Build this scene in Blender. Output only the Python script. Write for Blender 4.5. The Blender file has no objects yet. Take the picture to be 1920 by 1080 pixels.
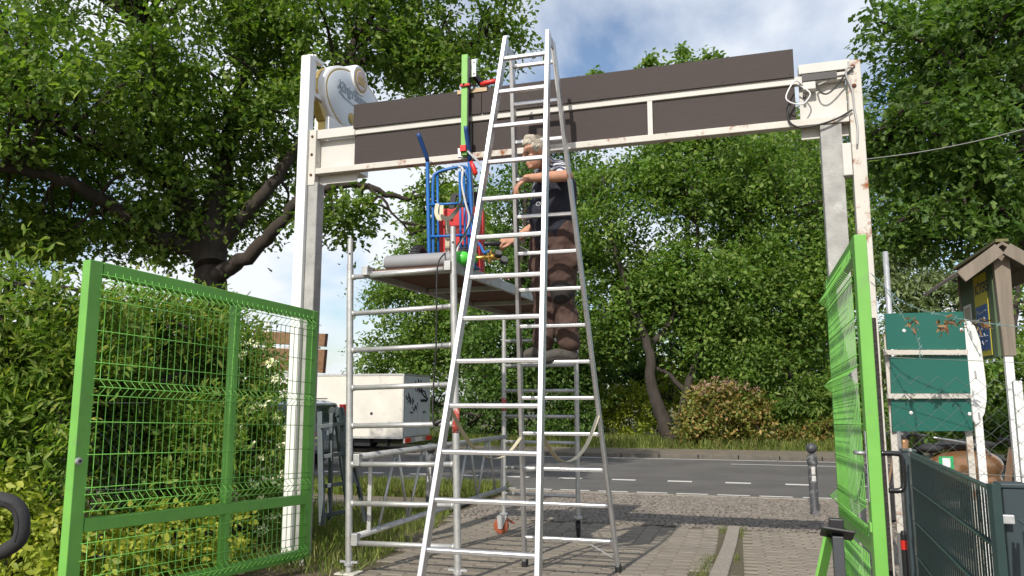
import bpy, math, random
import numpy as np
from mathutils import Vector, Matrix, Quaternion
random.seed(7); RNG = np.random.default_rng(11)
scene = bpy.context.scene
COL = scene.collection
R = math.radians

# ------------------------------------------------------------------ camera, sky, sun, exposure
F = 1450.0; PITCH = math.atan(210/1450); CAMZ = 1.5
cam = bpy.data.cameras.new('camera'); cam_o = bpy.data.objects.new('camera', cam); COL.objects.link(cam_o)
cam.sensor_width = 36; cam.lens = 36*F/1920; cam.clip_start = .05; cam.clip_end = 3000
cam_o.location = (0, 0, CAMZ); cam_o.rotation_euler = (math.pi/2+PITCH, 0, 0)
scene.camera = cam_o
SUN = Vector((-.46, -1.15, 1.0)).normalized()
w = bpy.data.worlds.new('World'); scene.world = w; w.use_nodes = True
nt = w.node_tree; nt.nodes.clear()
def N(nt, t, **k):
    n = nt.nodes.new(t)
    for a, b in k.items(): setattr(n, a, b)
    return n
out = N(nt, 'ShaderNodeOutputWorld'); sky = N(nt, 'ShaderNodeTexSky', sky_type='NISHITA', sun_disc=False)
sky.sun_elevation = math.asin(SUN.z); sky.sun_rotation = math.atan2(SUN.x, SUN.y); sky.dust_density = 1.4; sky.air_density = 1.0; sky.ozone_density = 1.0
bg = N(nt, 'ShaderNodeBackground'); bg.inputs[1].default_value = .145
nt.links.new(sky.outputs[0], bg.inputs[0])
# broken fair-weather cloud over the whole sky: noise on the direction projected to a cloud layer
tc = N(nt, 'ShaderNodeTexCoord'); sep = N(nt, 'ShaderNodeSeparateXYZ'); nt.links.new(tc.outputs['Generated'], sep.inputs[0])
zz = N(nt, 'ShaderNodeMath', operation='ADD'); zz.inputs[1].default_value = .42; nt.links.new(sep.outputs[2], zz.inputs[0])
zm = N(nt, 'ShaderNodeMath', operation='MAXIMUM'); zm.inputs[1].default_value = .12; nt.links.new(zz.outputs[0], zm.inputs[0])
dx = N(nt, 'ShaderNodeMath', operation='DIVIDE'); dy = N(nt, 'ShaderNodeMath', operation='DIVIDE')
nt.links.new(sep.outputs[0], dx.inputs[0]); nt.links.new(zm.outputs[0], dx.inputs[1])
nt.links.new(sep.outputs[1], dy.inputs[0]); nt.links.new(zm.outputs[0], dy.inputs[1])
cmb = N(nt, 'ShaderNodeCombineXYZ'); nt.links.new(dx.outputs[0], cmb.inputs[0]); nt.links.new(dy.outputs[0], cmb.inputs[1]); cmb.inputs[2].default_value = 3.7
cn = N(nt, 'ShaderNodeTexNoise'); cn.inputs['Scale'].default_value = 2.3; cn.inputs['Detail'].default_value = 7; cn.inputs['Roughness'].default_value = .5; cn.inputs['Distortion'].default_value = .25
nt.links.new(cmb.outputs[0], cn.inputs['Vector'])
cr = N(nt, 'ShaderNodeValToRGB'); cr.color_ramp.elements[0].position = .445; cr.color_ramp.elements[1].position = .60
nt.links.new(cn.outputs[0], cr.inputs[0])
bg2 = N(nt, 'ShaderNodeBackground'); bg2.inputs[0].default_value = (.88, .92, .98, 1); bg2.inputs[1].default_value = 1.0
mx = N(nt, 'ShaderNodeMixShader'); nt.links.new(cr.outputs[0], mx.inputs[0]); nt.links.new(bg.outputs[0], mx.inputs[1]); nt.links.new(bg2.outputs[0], mx.inputs[2])
nt.links.new(mx.outputs[0], out.inputs[0])
sl = bpy.data.lights.new('sun', 'SUN'); sl.energy = 4.1; sl.angle = R(.53); sl.color = (1, .94, .84)
so = bpy.data.objects.new('sun', sl); COL.objects.link(so); so.rotation_euler = (-SUN).to_track_quat('-Z', 'Y').to_euler()
vs = scene.view_settings; vs.view_transform = 'Standard'; vs.look = 'None'; vs.exposure = .12; vs.gamma = 1; vs.use_curve_mapping = False
scene.render.engine = 'CYCLES'
cy = scene.cycles; cy.max_bounces = 8; cy.diffuse_bounces = 3; cy.glossy_bounces = 3; cy.transmission_bounces = 5; cy.transparent_max_bounces = 8
cy.use_denoising = True; cy.caustics_reflective = False; cy.caustics_refractive = False; cy.sample_clamp_indirect = 6

# ------------------------------------------------------------------ projection of photo pixels onto real planes
CP, SP = math.cos(PITCH), math.sin(PITCH)
def ray(px, py):
    u = (px-960)/F; v = (540-py)/F
    return Vector((u, CP-v*SP, SP+v*CP))
def P(px, py, Y):
    r = ray(px, py); return Vector((0, 0, CAMZ)) + r*(Y/r.y)
def onp(px, py, a, b, c):                       # plane Y + a z + b X = c
    r = ray(px, py); t = (c-a*CAMZ)/(r.y+a*r.z+b*r.x); return Vector((0, 0, CAMZ))+r*t
RTH = R(16); RD = Vector((math.cos(RTH), -math.sin(RTH), 0)); RN = Vector((math.sin(RTH), math.cos(RTH), 0))   # along the road / across it
def gw(wv):
    pts = [(-50, .27), (5.0, .27), (8.4, .05), (9.6, .035), (12.9, .012), (400, .012)]
    for (a, za), (b, zb) in zip(pts, pts[1:]):
        if wv <= b: return za+(zb-za)*(wv-a)/(b-a)
    return .012
def gz(x, y): return gw(x*RN.x+y*RN.y)
def uw(u, wv, z=0): p = RD*u+RN*wv; return Vector((p.x, p.y, z))
def G(px, py):
    r = ray(px, py); Y = 6.0
    for _ in range(40):
        q = P(px, py, Y); d = gz(q.x, q.y)
        t = (d-CAMZ)/r.z; Y = .5*Y+.5*r.y*t
    q = P(px, py, Y); q.z = gz(q.x, q.y); return q

# ------------------------------------------------------------------ materials
MATS = {}
def newmat(name):
    m = bpy.data.materials.new(name); m.use_nodes = True; t = m.node_tree
    return m, t, t.nodes['Principled BSDF']
def mat(name, col, rough=.6, metal=0, var=.15, scale=6, bump=.0, bscale=60, rust=0, rcol=(.22, .08, .03), rscale=9, rpos=.62, spec=.5, stretch=None, island=0, alpha=None, coat=0):
    if name in MATS: return MATS[name]
    m, t, b = newmat(name); L = t.links
    tcn = N(t, 'ShaderNodeTexCoord'); vec = tcn.outputs['Object']
    if stretch:
        mp = N(t, 'ShaderNodeMapping'); mp.inputs['Scale'].default_value = stretch; L.new(vec, mp.inputs[0]); vec = mp.outputs[0]
    n = N(t, 'ShaderNodeTexNoise'); n.inputs['Scale'].default_value = scale; n.inputs['Detail'].default_value = 6; n.inputs['Roughness'].default_value = .62; L.new(vec, n.inputs['Vector'])
    mr = N(t, 'ShaderNodeMapRange'); mr.inputs[1].default_value = .25; mr.inputs[2].default_value = .75; mr.inputs[3].default_value = 1-var; mr.inputs[4].default_value = 1+var; L.new(n.outputs[0], mr.inputs[0])
    fac = mr.outputs[0]
    if island:
        g = N(t, 'ShaderNodeObjectInfo') if island < 0 else N(t, 'ShaderNodeNewGeometry')
        src = g.outputs['Random'] if island < 0 else g.outputs['Random Per Island']
        m2 = N(t, 'ShaderNodeMapRange'); m2.inputs[3].default_value = 1-abs(island); m2.inputs[4].default_value = 1+abs(island); L.new(src, m2.inputs[0])
        mm = N(t, 'ShaderNodeMath', operation='MULTIPLY'); L.new(fac, mm.inputs[0]); L.new(m2.outputs[0], mm.inputs[1]); fac = mm.outputs[0]
    vm = N(t, 'ShaderNodeVectorMath', operation='SCALE'); vm.inputs[0].default_value = col[:3]; L.new(fac, vm.inputs['Scale'])
    colo = vm.outputs[0]
    b.inputs['Roughness'].default_value = rough; b.inputs['Metallic'].default_value = metal; b.inputs['Specular IOR Level'].default_value = spec
    b.inputs['Coat Weight'].default_value = coat
    if rust:
        rn = N(t, 'ShaderNodeTexNoise'); rn.inputs['Scale'].default_value = rscale; rn.inputs['Detail'].default_value = 7; rn.inputs['Roughness'].default_value = .7; L.new(vec, rn.inputs['Vector'])
        rr = N(t, 'ShaderNodeMapRange'); rr.inputs[1].default_value = rpos; rr.inputs[2].default_value = rpos+.1; rr.inputs[4].default_value = rust; L.new(rn.outputs[0], rr.inputs[0])
        mixc = N(t, 'ShaderNodeMix', data_type='RGBA'); L.new(rr.outputs[0], mixc.inputs[0]); L.new(colo, mixc.inputs[6]); mixc.inputs[7].default_value = (*rcol, 1); colo = mixc.outputs[2]
        rg = N(t, 'ShaderNodeMapRange'); rg.inputs[3].default_value = rough; rg.inputs[4].default_value = .9; L.new(rr.outputs[0], rg.inputs[0]); L.new(rg.outputs[0], b.inputs['Roughness'])
        if metal:
            mg = N(t, 'ShaderNodeMapRange'); mg.inputs[3].default_value = metal; mg.inputs[4].default_value = 0; L.new(rr.outputs[0], mg.inputs[0]); L.new(mg.outputs[0], b.inputs['Metallic'])
    L.new(colo, b.inputs['Base Color'])
    if bump:
        bn = N(t, 'ShaderNodeTexNoise'); bn.inputs['Scale'].default_value = bscale; bn.inputs['Detail'].default_value = 5; L.new(vec, bn.inputs['Vector'])
        bp = N(t, 'ShaderNodeBump'); bp.inputs['Strength'].default_value = bump; bp.inputs['Distance'].default_value = .01; L.new(bn.outputs[0], bp.inputs['Height']); L.new(bp.outputs[0], b.inputs['Normal'])
    MATS[name] = m; return m
def leafmat(name, c1, c2, c3, trans=.35, rough=.5):
    m, t, b = newmat(name); L = t.links
    g = N(t, 'ShaderNodeNewGeometry'); ramp = N(t, 'ShaderNodeValToRGB'); L.new(g.outputs['Random Per Island'], ramp.inputs[0])
    e = ramp.color_ramp.elements; e[0].color = (*c1, 1); e[1].color = (*c3, 1); k = e.new(.55); k.color = (*c2, 1)
    tcn = N(t, 'ShaderNodeTexCoord'); n = N(t, 'ShaderNodeTexNoise'); n.inputs['Scale'].default_value = .9; n.inputs['Detail'].default_value = 2; L.new(tcn.outputs['Object'], n.inputs['Vector'])
    mr = N(t, 'ShaderNodeMapRange'); mr.inputs[1].default_value = .3; mr.inputs[2].default_value = .7; mr.inputs[3].default_value = .68; mr.inputs[4].default_value = 1.32; L.new(n.outputs[0], mr.inputs[0])
    vm = N(t, 'ShaderNodeVectorMath', operation='SCALE'); L.new(ramp.outputs[0], vm.inputs[0]); L.new(mr.outputs[0], vm.inputs['Scale'])
    L.new(vm.outputs[0], b.inputs['Base Color']); b.inputs['Roughness'].default_value = rough; b.inputs['Specular IOR Level'].default_value = .35
    tr = N(t, 'ShaderNodeBsdfTranslucent'); v2 = N(t, 'ShaderNodeVectorMath', operation='MULTIPLY'); v2.inputs[1].default_value = (1.25, 1.45, .55); L.new(vm.outputs[0], v2.inputs[0]); L.new(v2.outputs[0], tr.inputs[0])
    ms = N(t, 'ShaderNodeMixShader'); ms.inputs[0].default_value = trans; L.new(b.outputs[0], ms.inputs[1]); L.new(tr.outputs[0], ms.inputs[2])
    L.new(ms.outputs[0], t.nodes['Material Output'].inputs[0]); MATS[name] = m; return m

# ------------------------------------------------------------------ mesh builder
ORG = {}
class MB:
    def __init__(s): s.v = []; s.f = []
    def add(s, vs, fs):
        o = len(s.v); s.v += [tuple(q) for q in vs]; s.f += [tuple(i+o for i in f) for f in fs]; return s
    def hexa(s, c):     # 8 corners: 4 bottom ccw, 4 top
        return s.add(c, [(3, 2, 1, 0), (4, 5, 6, 7), (0, 1, 5, 4), (1, 2, 6, 5), (2, 3, 7, 6), (3, 0, 4, 7)])
    def box(s, c, size, ax=(1, 0, 0), up=(0, 0, 1)):
        x = Vector(ax).normalized(); z = Vector(up).normalized(); y = z.cross(x).normalized(); z = x.cross(y)
        c = Vector(c); a, b, h = [q/2 for q in size]
        return s.hexa([c-x*a-y*b-z*h, c+x*a-y*b-z*h, c+x*a+y*b-z*h, c-x*a+y*b-z*h, c-x*a-y*b+z*h, c+x*a-y*b+z*h, c+x*a+y*b+z*h, c-x*a+y*b+z*h])
    def bar(s, a, b, wd, h, side=None):      # rectangular bar from a to b; wd measured along 'side'
        a = Vector(a); b = Vector(b); d = (b-a).normalized()
        if side is None: side = Vector((0, 0, 1)).cross(d) if abs(d.z) < .95 else Vector((1, 0, 0))
        sx = Vector(side); sx = (sx-d*sx.dot(d)).normalized(); sy = d.cross(sx)
        A = [a-sx*wd/2-sy*h/2, a+sx*wd/2-sy*h/2, a+sx*wd/2+sy*h/2, a-sx*wd/2+sy*h/2]
        return s.hexa(A+[q+(b-a) for q in A])
    def tube(s, pts, r, n=10, cap=True):
        pts = [Vector(q) for q in pts]; rs = r if isinstance(r, (list, tuple)) else [r]*len(pts)
        d0 = (pts[1]-pts[0]).normalized(); ref = Vector((0, 0, 1)) if abs(d0.z) < .9 else Vector((1, 0, 0))
        sx = d0.cross(ref).normalized(); vs = []; fs = []
        for i, q in enumerate(pts):
            d = ((pts[min(i+1, len(pts)-1)]-pts[max(i-1, 0)]))
            d = d.normalized() if d.length > 1e-9 else d0
            sx = (sx-d*sx.dot(d)).normalized(); sy = d.cross(sx)
            for k in range(n):
                a = 2*math.pi*k/n; vs.append(q+(sx*math.cos(a)+sy*math.sin(a))*rs[i])
        for i in range(len(pts)-1):
            for k in range(n):
                k2 = (k+1) % n; fs.append((i*n+k, i*n+k2, (i+1)*n+k2, (i+1)*n+k))
        if cap: fs.append(tuple(range(n-1, -1, -1))); fs.append(tuple((len(pts)-1)*n+k for k in range(n)))
        return s.add(vs, fs)
    def lathe(s, prof, org, axis=(0, 0, 1), n=20):
        ax = Vector(axis).normalized(); org = Vector(org)
        pts = [org+ax*h for r, h in prof]
        ref = Vector((1, 0, 0)) if abs(ax.x) < .9 else Vector((0, 0, 1)); sx = (ref-ax*ref.dot(ax)).normalized(); sy = ax.cross(sx)
        vs = []; fs = []
        for (r, h), q in zip(prof, pts):
            for k in range(n):
                a = 2*math.pi*k/n; vs.append(q+(sx*math.cos(a)+sy*math.sin(a))*max(r, 1e-4))
        for i in range(len(prof)-1):
            for k in range(n):
                k2 = (k+1) % n; fs.append((i*n+k, i*n+k2, (i+1)*n+k2, (i+1)*n+k))
        fs.append(tuple(range(n-1, -1, -1))); fs.append(tuple((len(prof)-1)*n+k for k in range(n)))
        return s.add(vs, fs)
    def prism(s, poly, ext):      # poly: 3D points, ext: extrusion vector
        n = len(poly); e = Vector(ext); A = [Vector(q) for q in poly]
        return s.add(A+[q+e for q in A], [tuple(range(n-1, -1, -1)), tuple(range(n, 2*n))]+[(i, (i+1) % n, n+(i+1) % n, n+i) for i in range(n)])
    def mesh(s, name, m, org=(0, 0, 0), smooth=False):
        me = bpy.data.meshes.new(name); o = Vector(org)
        me.from_pydata([(q[0]-o.x, q[1]-o.y, q[2]-o.z) for q in s.v], [], s.f); me.materials.append(m)
        if smooth: me.shade_smooth()
        me.update(); return me
    def build(s, name, m, parent=None, smooth=False, bevel=0, seg=2, auto=None):
        org = ORG.get(parent.name, Vector((0, 0, 0))) if parent else Vector((0, 0, 0))
        me = s.mesh(name, m, org, smooth); ob = bpy.data.objects.new(name, me); COL.objects.link(ob)
        if parent: ob.parent = parent; ORG[ob.name] = org
        if auto:
            me.shade_smooth(); me.set_sharp_from_angle(angle=R(auto))
        if bevel:
            bv = ob.modifiers.new('bevel', 'BEVEL'); bv.width = bevel; bv.segments = seg; bv.limit_method = 'ANGLE'; bv.angle_limit = R(40)
        return ob
def tag(o, label=None, cat=None, group=None, kind=None):
    if label: o['label'] = label
    if cat: o['category'] = cat
    if group: o['group'] = group
    if kind: o['kind'] = kind
    return o
def thing(name, label, cat, loc, group=None):
    o = bpy.data.objects.new(name, None); COL.objects.link(o); o.location = loc; o.empty_display_size = .1
    ORG[o.name] = Vector(loc); return tag(o, label, cat, group)
def inst(name, me, parent, loc, rot=None):      # shares mesh data; loc in world
    ob = bpy.data.objects.new(name, me); COL.objects.link(ob)
    org = ORG.get(parent.name, Vector((0, 0, 0))) if parent else Vector((0, 0, 0))
    ob.location = Vector(loc)-org
    if rot is not None: ob.rotation_mode = 'QUATERNION'; ob.rotation_quaternion = rot
    if parent: ob.parent = parent; ORG[ob.name] = org
    return ob
def frame_quat(x, z):       # rotation whose local X and Z axes are x and z
    x = Vector(x).normalized(); z = Vector(z); z = (z-x*z.dot(x)).normalized(); y = z.cross(x)
    return Matrix((x, y, z)).transposed().to_quaternion()
def spline(pts, n=8):
    pts = [Vector(q) for q in pts]; o = []
    for i in range(len(pts)-1):
        p0, p1, p2, p3 = pts[max(i-1, 0)], pts[i], pts[i+1], pts[min(i+2, len(pts)-1)]
        for k in range(n):
            t = k/n; o.append(.5*((2*p1)+(p2-p0)*t+(2*p0-5*p1+4*p2-p3)*t*t+(3*p1-p0-3*p2+p3)*t**3))
    return o+[pts[-1]]
def text(name, body, m, parent, origin, x, z, size, shear=0, ext=.002, spacing=1, bold=0):
    c = bpy.data.curves.new(name, 'FONT'); c.body = body; c.size = size; c.shear = shear; c.extrude = ext; c.space_character = spacing; c.offset = bold
    c.materials.append(m); ob = bpy.data.objects.new(name, c); COL.objects.link(ob)
    org = ORG.get(parent.name, Vector((0, 0, 0))) if parent else Vector((0, 0, 0))
    x = Vector(x).normalized(); y = Vector(z); y = (y-x*y.dot(x)).normalized(); n = x.cross(y)
    ob.rotation_mode = 'QUATERNION'; ob.rotation_quaternion = Matrix((x, y, n)).transposed().to_quaternion(); ob.location = Vector(origin)-org
    me = bpy.data.meshes.new_from_object(ob.evaluated_get(bpy.context.evaluated_depsgraph_get())); me.name = name
    m2 = bpy.data.objects.new(name, me); COL.objects.link(m2); m2.rotation_mode = 'QUATERNION'; m2.rotation_quaternion = ob.rotation_quaternion; m2.location = ob.location
    bpy.data.objects.remove(ob); ob = m2
    if parent: ob.parent = parent; ORG[ob.name] = org
    return ob

# ------------------------------------------------------------------ foliage
LEAF = {
 'oval': ([(0, 0, 0), (0, 1, 0), (.26, .32, .07), (.22, .7, .06), (-.26, .32, .07), (-.22, .7, .06)], [(0, 2, 3, 1), (1, 5, 4, 0)]),
 'long': ([(0, 0, 0), (0, 1, -.08), (.15, .35, .06), (.12, .7, .03), (-.15, .35, .06), (-.12, .7, .03)], [(0, 2, 3, 1), (1, 5, 4, 0)]),
 'oak': ([(0, 0, 0), (0, 1, -.05), (.2, .3, .05), (.12, .45, .03), (.31, .62, .05), (.17, .82, .02), (-.2, .3, .05), (-.12, .45, .03), (-.31, .62, .05), (-.17, .82, .02)],
         [(0, 2, 3, 4, 5, 1), (1, 9, 8, 7, 6, 0)]),
 'blade': ([(-.02, 0, 0), (.02, 0, 0), (.012, .6, .04), (0, 1, .16), (-.012, .6, .04)], [(0, 1, 2, 3, 4)]),
}
def leafmesh(name, pos, axis, nrm, size, shape, m):
    V, Fc = LEAF[shape]; V = np.array(V, float); n = len(pos); nv = len(V)
    ax = axis/np.linalg.norm(axis, axis=1, keepdims=True); nn = nrm-(nrm*ax).sum(1, keepdims=True)*ax
    nn /= np.linalg.norm(nn, axis=1, keepdims=True)+1e-9; sd = np.cross(ax, nn)
    vs = pos[:, None, :]+(V[None, :, 0, None]*sd[:, None, :]+V[None, :, 1, None]*ax[:, None, :]+V[None, :, 2, None]*nn[:, None, :])*size[:, None, None]
    me = bpy.data.meshes.new(name); me.vertices.add(n*nv); me.vertices.foreach_set('co', vs.reshape(-1).astype(np.float32))
    lp = np.concatenate([np.array(f) for f in Fc]); lens = np.array([len(f) for f in Fc]); L = len(lp)
    loops = (np.arange(n)[:, None]*nv+lp[None]).reshape(-1); tot = np.tile(lens, n)
    me.loops.add(n*L); me.loops.foreach_set('vertex_index', loops.astype(np.int32))
    me.polygons.add(n*len(Fc)); me.polygons.foreach_set('loop_start', np.concatenate([[0], np.cumsum(tot)[:-1]]).astype(np.int32))
    me.polygons.foreach_set('loop_total', tot.astype(np.int32)); me.materials.append(m); me.update(calc_edges=True); me.validate()
    return me
def gapnoise(p, s, ph):
    q = p*s+ph; return (np.sin(q[:, 0]*1.3+np.sin(q[:, 2]*1.7))+np.sin(q[:, 1]*1.1+np.sin(q[:, 0]*1.9+1))+np.sin(q[:, 2]*1.5+np.sin(q[:, 1]*1.3+2)))/3
def clumps(ells, gap=.35, gs=1.6, ph=0., hollow=.45):
    o = []
    for (c, rr, n) in ells:
        d = RNG.normal(size=(n, 3)); d /= np.linalg.norm(d, axis=1, keepdims=True)
        q = np.array(c)+d*np.array(rr)*((hollow**3+(1-hollow**3)*RNG.random((n, 1)))**(1/3))
        o.append(q)
    q = np.concatenate(o); return q[gapnoise(q, gs, ph) < gap]
def spread(cl, r, per, size, droop=.25, flat=.6, outward=None, sv=.45, sprays=7):
    # every clump is a fan of leafy sprays; leaves sit along each spray
    n = len(cl)*per; m = len(cl)*sprays
    dr = RNG.normal(size=(m, 3)); dr /= np.linalg.norm(dr, axis=1, keepdims=True); dr *= np.array([1, 1, flat])
    ln = np.repeat(r*(.6+.8*RNG.random(len(cl))), sprays)*(.55+.75*RNG.random(m))
    ci = np.repeat(np.arange(len(cl)), per); sp = ci*sprays+RNG.integers(0, sprays, n); t = (RNG.random(n)**.6)[:, None]
    d = dr[sp]; L_ = ln[sp][:, None]; jit = RNG.normal(size=(n, 3))*.16*r
    pos = cl[ci]+d*L_*t+np.array([0, 0, -1])*(L_*t*t*.25*droop*2)+jit
    side = RNG.normal(size=(n, 3)); axis = d*.9+side*.75+np.array([0, 0, -droop]); nrm = np.array([0, 0, 1.])+RNG.normal(size=(n, 3))*.6+d*.3
    return pos, axis, nrm, size*(1-sv+2*sv*RNG.random(n)**1.2)
def E(px, py, Y, rx, rz, ry, n):        # ellipsoid of clumps: centre seen at a pixel at distance Y, radii converted to metres there
    c = P(px, py, Y); k = Y/F; return ((c.x, c.y, c.z), (rx*k, ry, rz*k), n)
def limb(mb, pts, r0, r1, n=8, wob=.04):
    q = spline(pts, 6); m = len(q)
    q = [v+Vector((random.uniform(-1, 1), random.uniform(-1, 1), random.uniform(-1, 1)))*wob*(0 if i in (0,) else 1) for i, v in enumerate(q)]
    mb.tube(q, [r0+(r1-r0)*(i/(m-1))**.8 for i in range(m)], n); return q
def tree(name, label, group, limbs, ells, lm, bm, shape='oval', crad=.45, per=40, size=.1, gap=.35, gs=1.6, ph=0., twigs=120, hollow=.45, flat=.6, droop=.25, part='crown', mult=1):
    ells = [(a, b, int(c*mult)) for a, b, c in ells]
    base = Vector(limbs[0][0][0]); t = thing(name, label, 'tree' if 'tree' in name else 'shrub', base, group)
    mb = MB(); sk = []
    for pts, r0, r1 in limbs: sk += limb(mb, pts, r0, r1, wob=.03*max(1, r0*4))
    cl = clumps(ells, gap, gs, ph, hollow)
    if twigs and len(cl):
        S = np.array([list(q) for q in sk])
        for i in RNG.choice(len(cl), min(twigs, len(cl)), replace=False):
            c = cl[i]; j = np.argmin(((S-c)**2).sum(1)+RNG.random(len(S))*1.0); a = Vector(S[j]); b = Vector(c); L = (b-a).length
            if L > 6: continue
            m1 = a.lerp(b, .5)+Vector((0, 0, .12*L))+Vector(RNG.normal(size=3))*.06*L
            mb.tube(spline([a, m1, b], 4), [.012+.02*L*(1-k/8) for k in range(9)], 5)
    mb.build('trunk', bm, t, auto=60)
    ps = spread(cl, crad, per, size, droop=droop, flat=flat)
    me = leafmesh('crown', ps[0]-np.array(base), *ps[1:], shape, lm); ob = bpy.data.objects.new(part, me); COL.objects.link(ob); ob.parent = t
    return t, cl
# ================================================================== SETTING
m_soil = mat('soil', (.13, .10, .065), .95, var=.45, scale=3, bump=.6, bscale=40)
m_bed = mat('joint_sand', (.10, .085, .05), .95, var=.4, scale=25, bump=.4)
m_paver = mat('paver_concrete', (.225, .195, .158), .92, var=.16, scale=9, bump=.35, bscale=260, island=-.09)
m_paver_all = mat('paver_concrete_far', (.225, .195, .158), .92, var=.16, scale=9, bump=.35, bscale=260, island=.09)
m_kerb = mat('granite', (.30, .265, .22), .9, var=.5, scale=70, bump=.8, bscale=90, rust=.6, rcol=(.12, .105, .085), rscale=60, rpos=.52)
m_fkerb = mat('worn_kerb', (.13, .115, .095), .95, var=.3, scale=6, bump=.4)
m_cob = mat('cobble_granite', (.19, .165, .14), .9, var=.2, scale=40, island=.22)
m_asph = mat('asphalt', (.105, .098, .09), .9, var=.3, scale=.7, bump=.4, bscale=160)
m_paint = mat('road_paint', (.62, .60, .56), .8, var=.2, scale=14, rust=.55, rcol=(.2, .19, .18), rscale=30, rpos=.58)
m_walk = mat('far_pavement', (.155, .13, .095), .95, var=.3, scale=4, bump=.3)
m_verge = mat('verge_grass_soil', (.10, .105, .035), .95, var=.45, scale=1.2, bump=.5)
def sheet(name, m, ws, us, zf, label=None):
    vs = [uw(u, wv, zf(wv)) for wv in ws for u in us]; n = len(us)
    fs = [(j*n+i, j*n+i+1, (j+1)*n+i+1, (j+1)*n+i) for j in range(len(ws)-1) for i in range(n-1)]
    o = MB().add(vs, fs).build(name, m); return tag(o, label, kind='structure')
sheet('ground', m_soil, [-60, 0, 5, 6, 7, 8.4, 9.6, 12.9, 30, 80, 900], [-900, -60, -10, 0, 10, 60, 900], lambda q: gw(q)-.03, 'bare soil and weedy earth around the driveway')
road = sheet('road', m_asph, [12.9, 20.95], [-150, 150], lambda q: .0, 'grey asphalt street running across behind the gate')
DRV = thing('driveway', None, None, (0, 0, 0)); DRV['kind'] = 'structure'; DRV['label'] = 'driveway of grey interlocking concrete pavers leading to the street'
bed = MB()
for (w0, w1) in ((3.4, 5), (5, 6.5), (6.5, 8.4), (8.4, 9.55)):
    a, b = [(-1.2+.08*(y-5.8)) for y in (w0, w1)]
    def lft(wv):
        # left edge: X = -1.2 + .08 (Y-5.8)
        best = None
        for k in range(60):
            u = -4.2+k*.05; q = uw(u, wv)
            if q.x > -1.15+.08*(q.y-5.8): return u
        return -3
    bed.add([uw(lft(w0), w0, gw(w0)-.012), uw(7, w0, gw(w0)-.012), uw(7, w1, gw(w1)-.012), uw(lft(w1), w1, gw(w1)-.012)], [(0, 1, 2, 3)])
bed.build('sand_bed', m_bed, DRV)
K0, K1 = Vector((1.02, 4.4, 0)), Vector((2.60, 9.36, 0)); KD = (K1-K0).normalized(); KN = Vector((KD.y, -KD.x, 0))
def kside(q): return (q-K0).dot(KN)
def paver_mesh(name, kind, m):
    g = .006
    if kind == 'h':
        a, b, L, c = .0925-g, .0715-g, .10-g, .03
        out = [(-a, -L), (a, -L), (a, -L+.045), (b, -L+.045+c), (b, L-.045-c), (a, L-.045), (a, L), (-a, L), (-a, L-.045), (-b, L-.045-c), (-b, -L+.045+c), (-a, -L+.045)]
    else:
        a, L = .0995-g, .052-g; out = [(-a, -L), (a, -L), (a, L), (-a, L)]
    n = len(out); k = .90 if kind == 'h' else .93
    vs = [(x, y, -.014) for x, y in out]+[(x, y, -.007) for x, y in out]+[(x-.009*(1 if x > 0 else -1), y-.009*(1 if y > 0 else -1), 0) for x, y in out]
    fs = [tuple(range(2*n, 3*n))]
    for l in (0, n): fs += [(l+i, l+(i+1) % n, l+n+(i+1) % n, l+n+i) for i in range(n)]
    mb = MB().add(vs, fs); return mb, mb.mesh(name, m)
mbh, meh = paver_mesh('paver_tee', 'h', m_paver); mbr, mer = paver_mesh('paver_rect', 'r', m_paver)
spots = []
for i in range(-30, 40):
    for j in range(0, 40):
        u = i*.164; wv = 3.4+j*.2+(.1 if i % 2 else 0); q = uw(u, wv)
        if wv < 9.46 and q.x > -1.1+.08*(q.y-5.8) and kside(q) < -.155: spots.append((q, wv, 'h'))
for j in range(0, 64):
    for i in range(-12, 40):
        wv = 3.4+j*.104; u = i*.2+(.1 if j % 2 else 0); q = uw(u, wv)
        if wv < 9.5 and kside(q) > .175 and q.x < (2.25 if q.y < 5.3 else 6.4) and q.y < 12: spots.append((q, wv, 'r'))
def pose(q, wv):
    e = .02; sl_ = (gw(wv+e)-gw(wv-e))/(2*e); up = Vector((-RN.x*sl_+random.gauss(0, .008), -RN.y*sl_+random.gauss(0, .008), 1)).normalized()
    return Vector((q.x, q.y, gw(wv)+random.gauss(0, .0012))), frame_quat(RD+RN*random.gauss(0, .008), up)
spots.sort(key=lambda s: (s[0].y < 5.55, abs(s[0].x/max(s[0].y, .1)) > .68, s[0].y))
rest = MB()
for i, (q, wv, k) in enumerate(spots):
    loc, rq = pose(q, wv)
    if i < 300: inst('paver', meh if k == 'h' else mer, DRV, loc, rq)
    else:
        src = mbh if k == 'h' else mbr; mtx = rq.to_matrix(); rest.add([loc+mtx @ Vector(v) for v in src.v], src.f)
tag(rest.build('remaining_pavers', m_paver_all, DRV), kind='stuff')
# granite edging stones across the driveway
KB = thing('kerb_edging', None, None, (0, 0, 0)); tag(KB, 'row of granite edging stones dividing the paved driveway', kind='structure')
L = (K1-K0).length; s = 0
while s < L-.3:
    ln = min(.95, L-s); c = K0+KD*(s+ln/2); c.z = gz(c.x, c.y)
    a, b = K0+KD*(s+.006), K0+KD*(s+ln-.006); a.z = gz(a.x, a.y)-.04; b.z = gz(b.x, b.y)-.04
    MB().bar(a, b, .135, .10, KN).build('kerb_stone', m_kerb, KB, bevel=.008); s += ln
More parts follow.
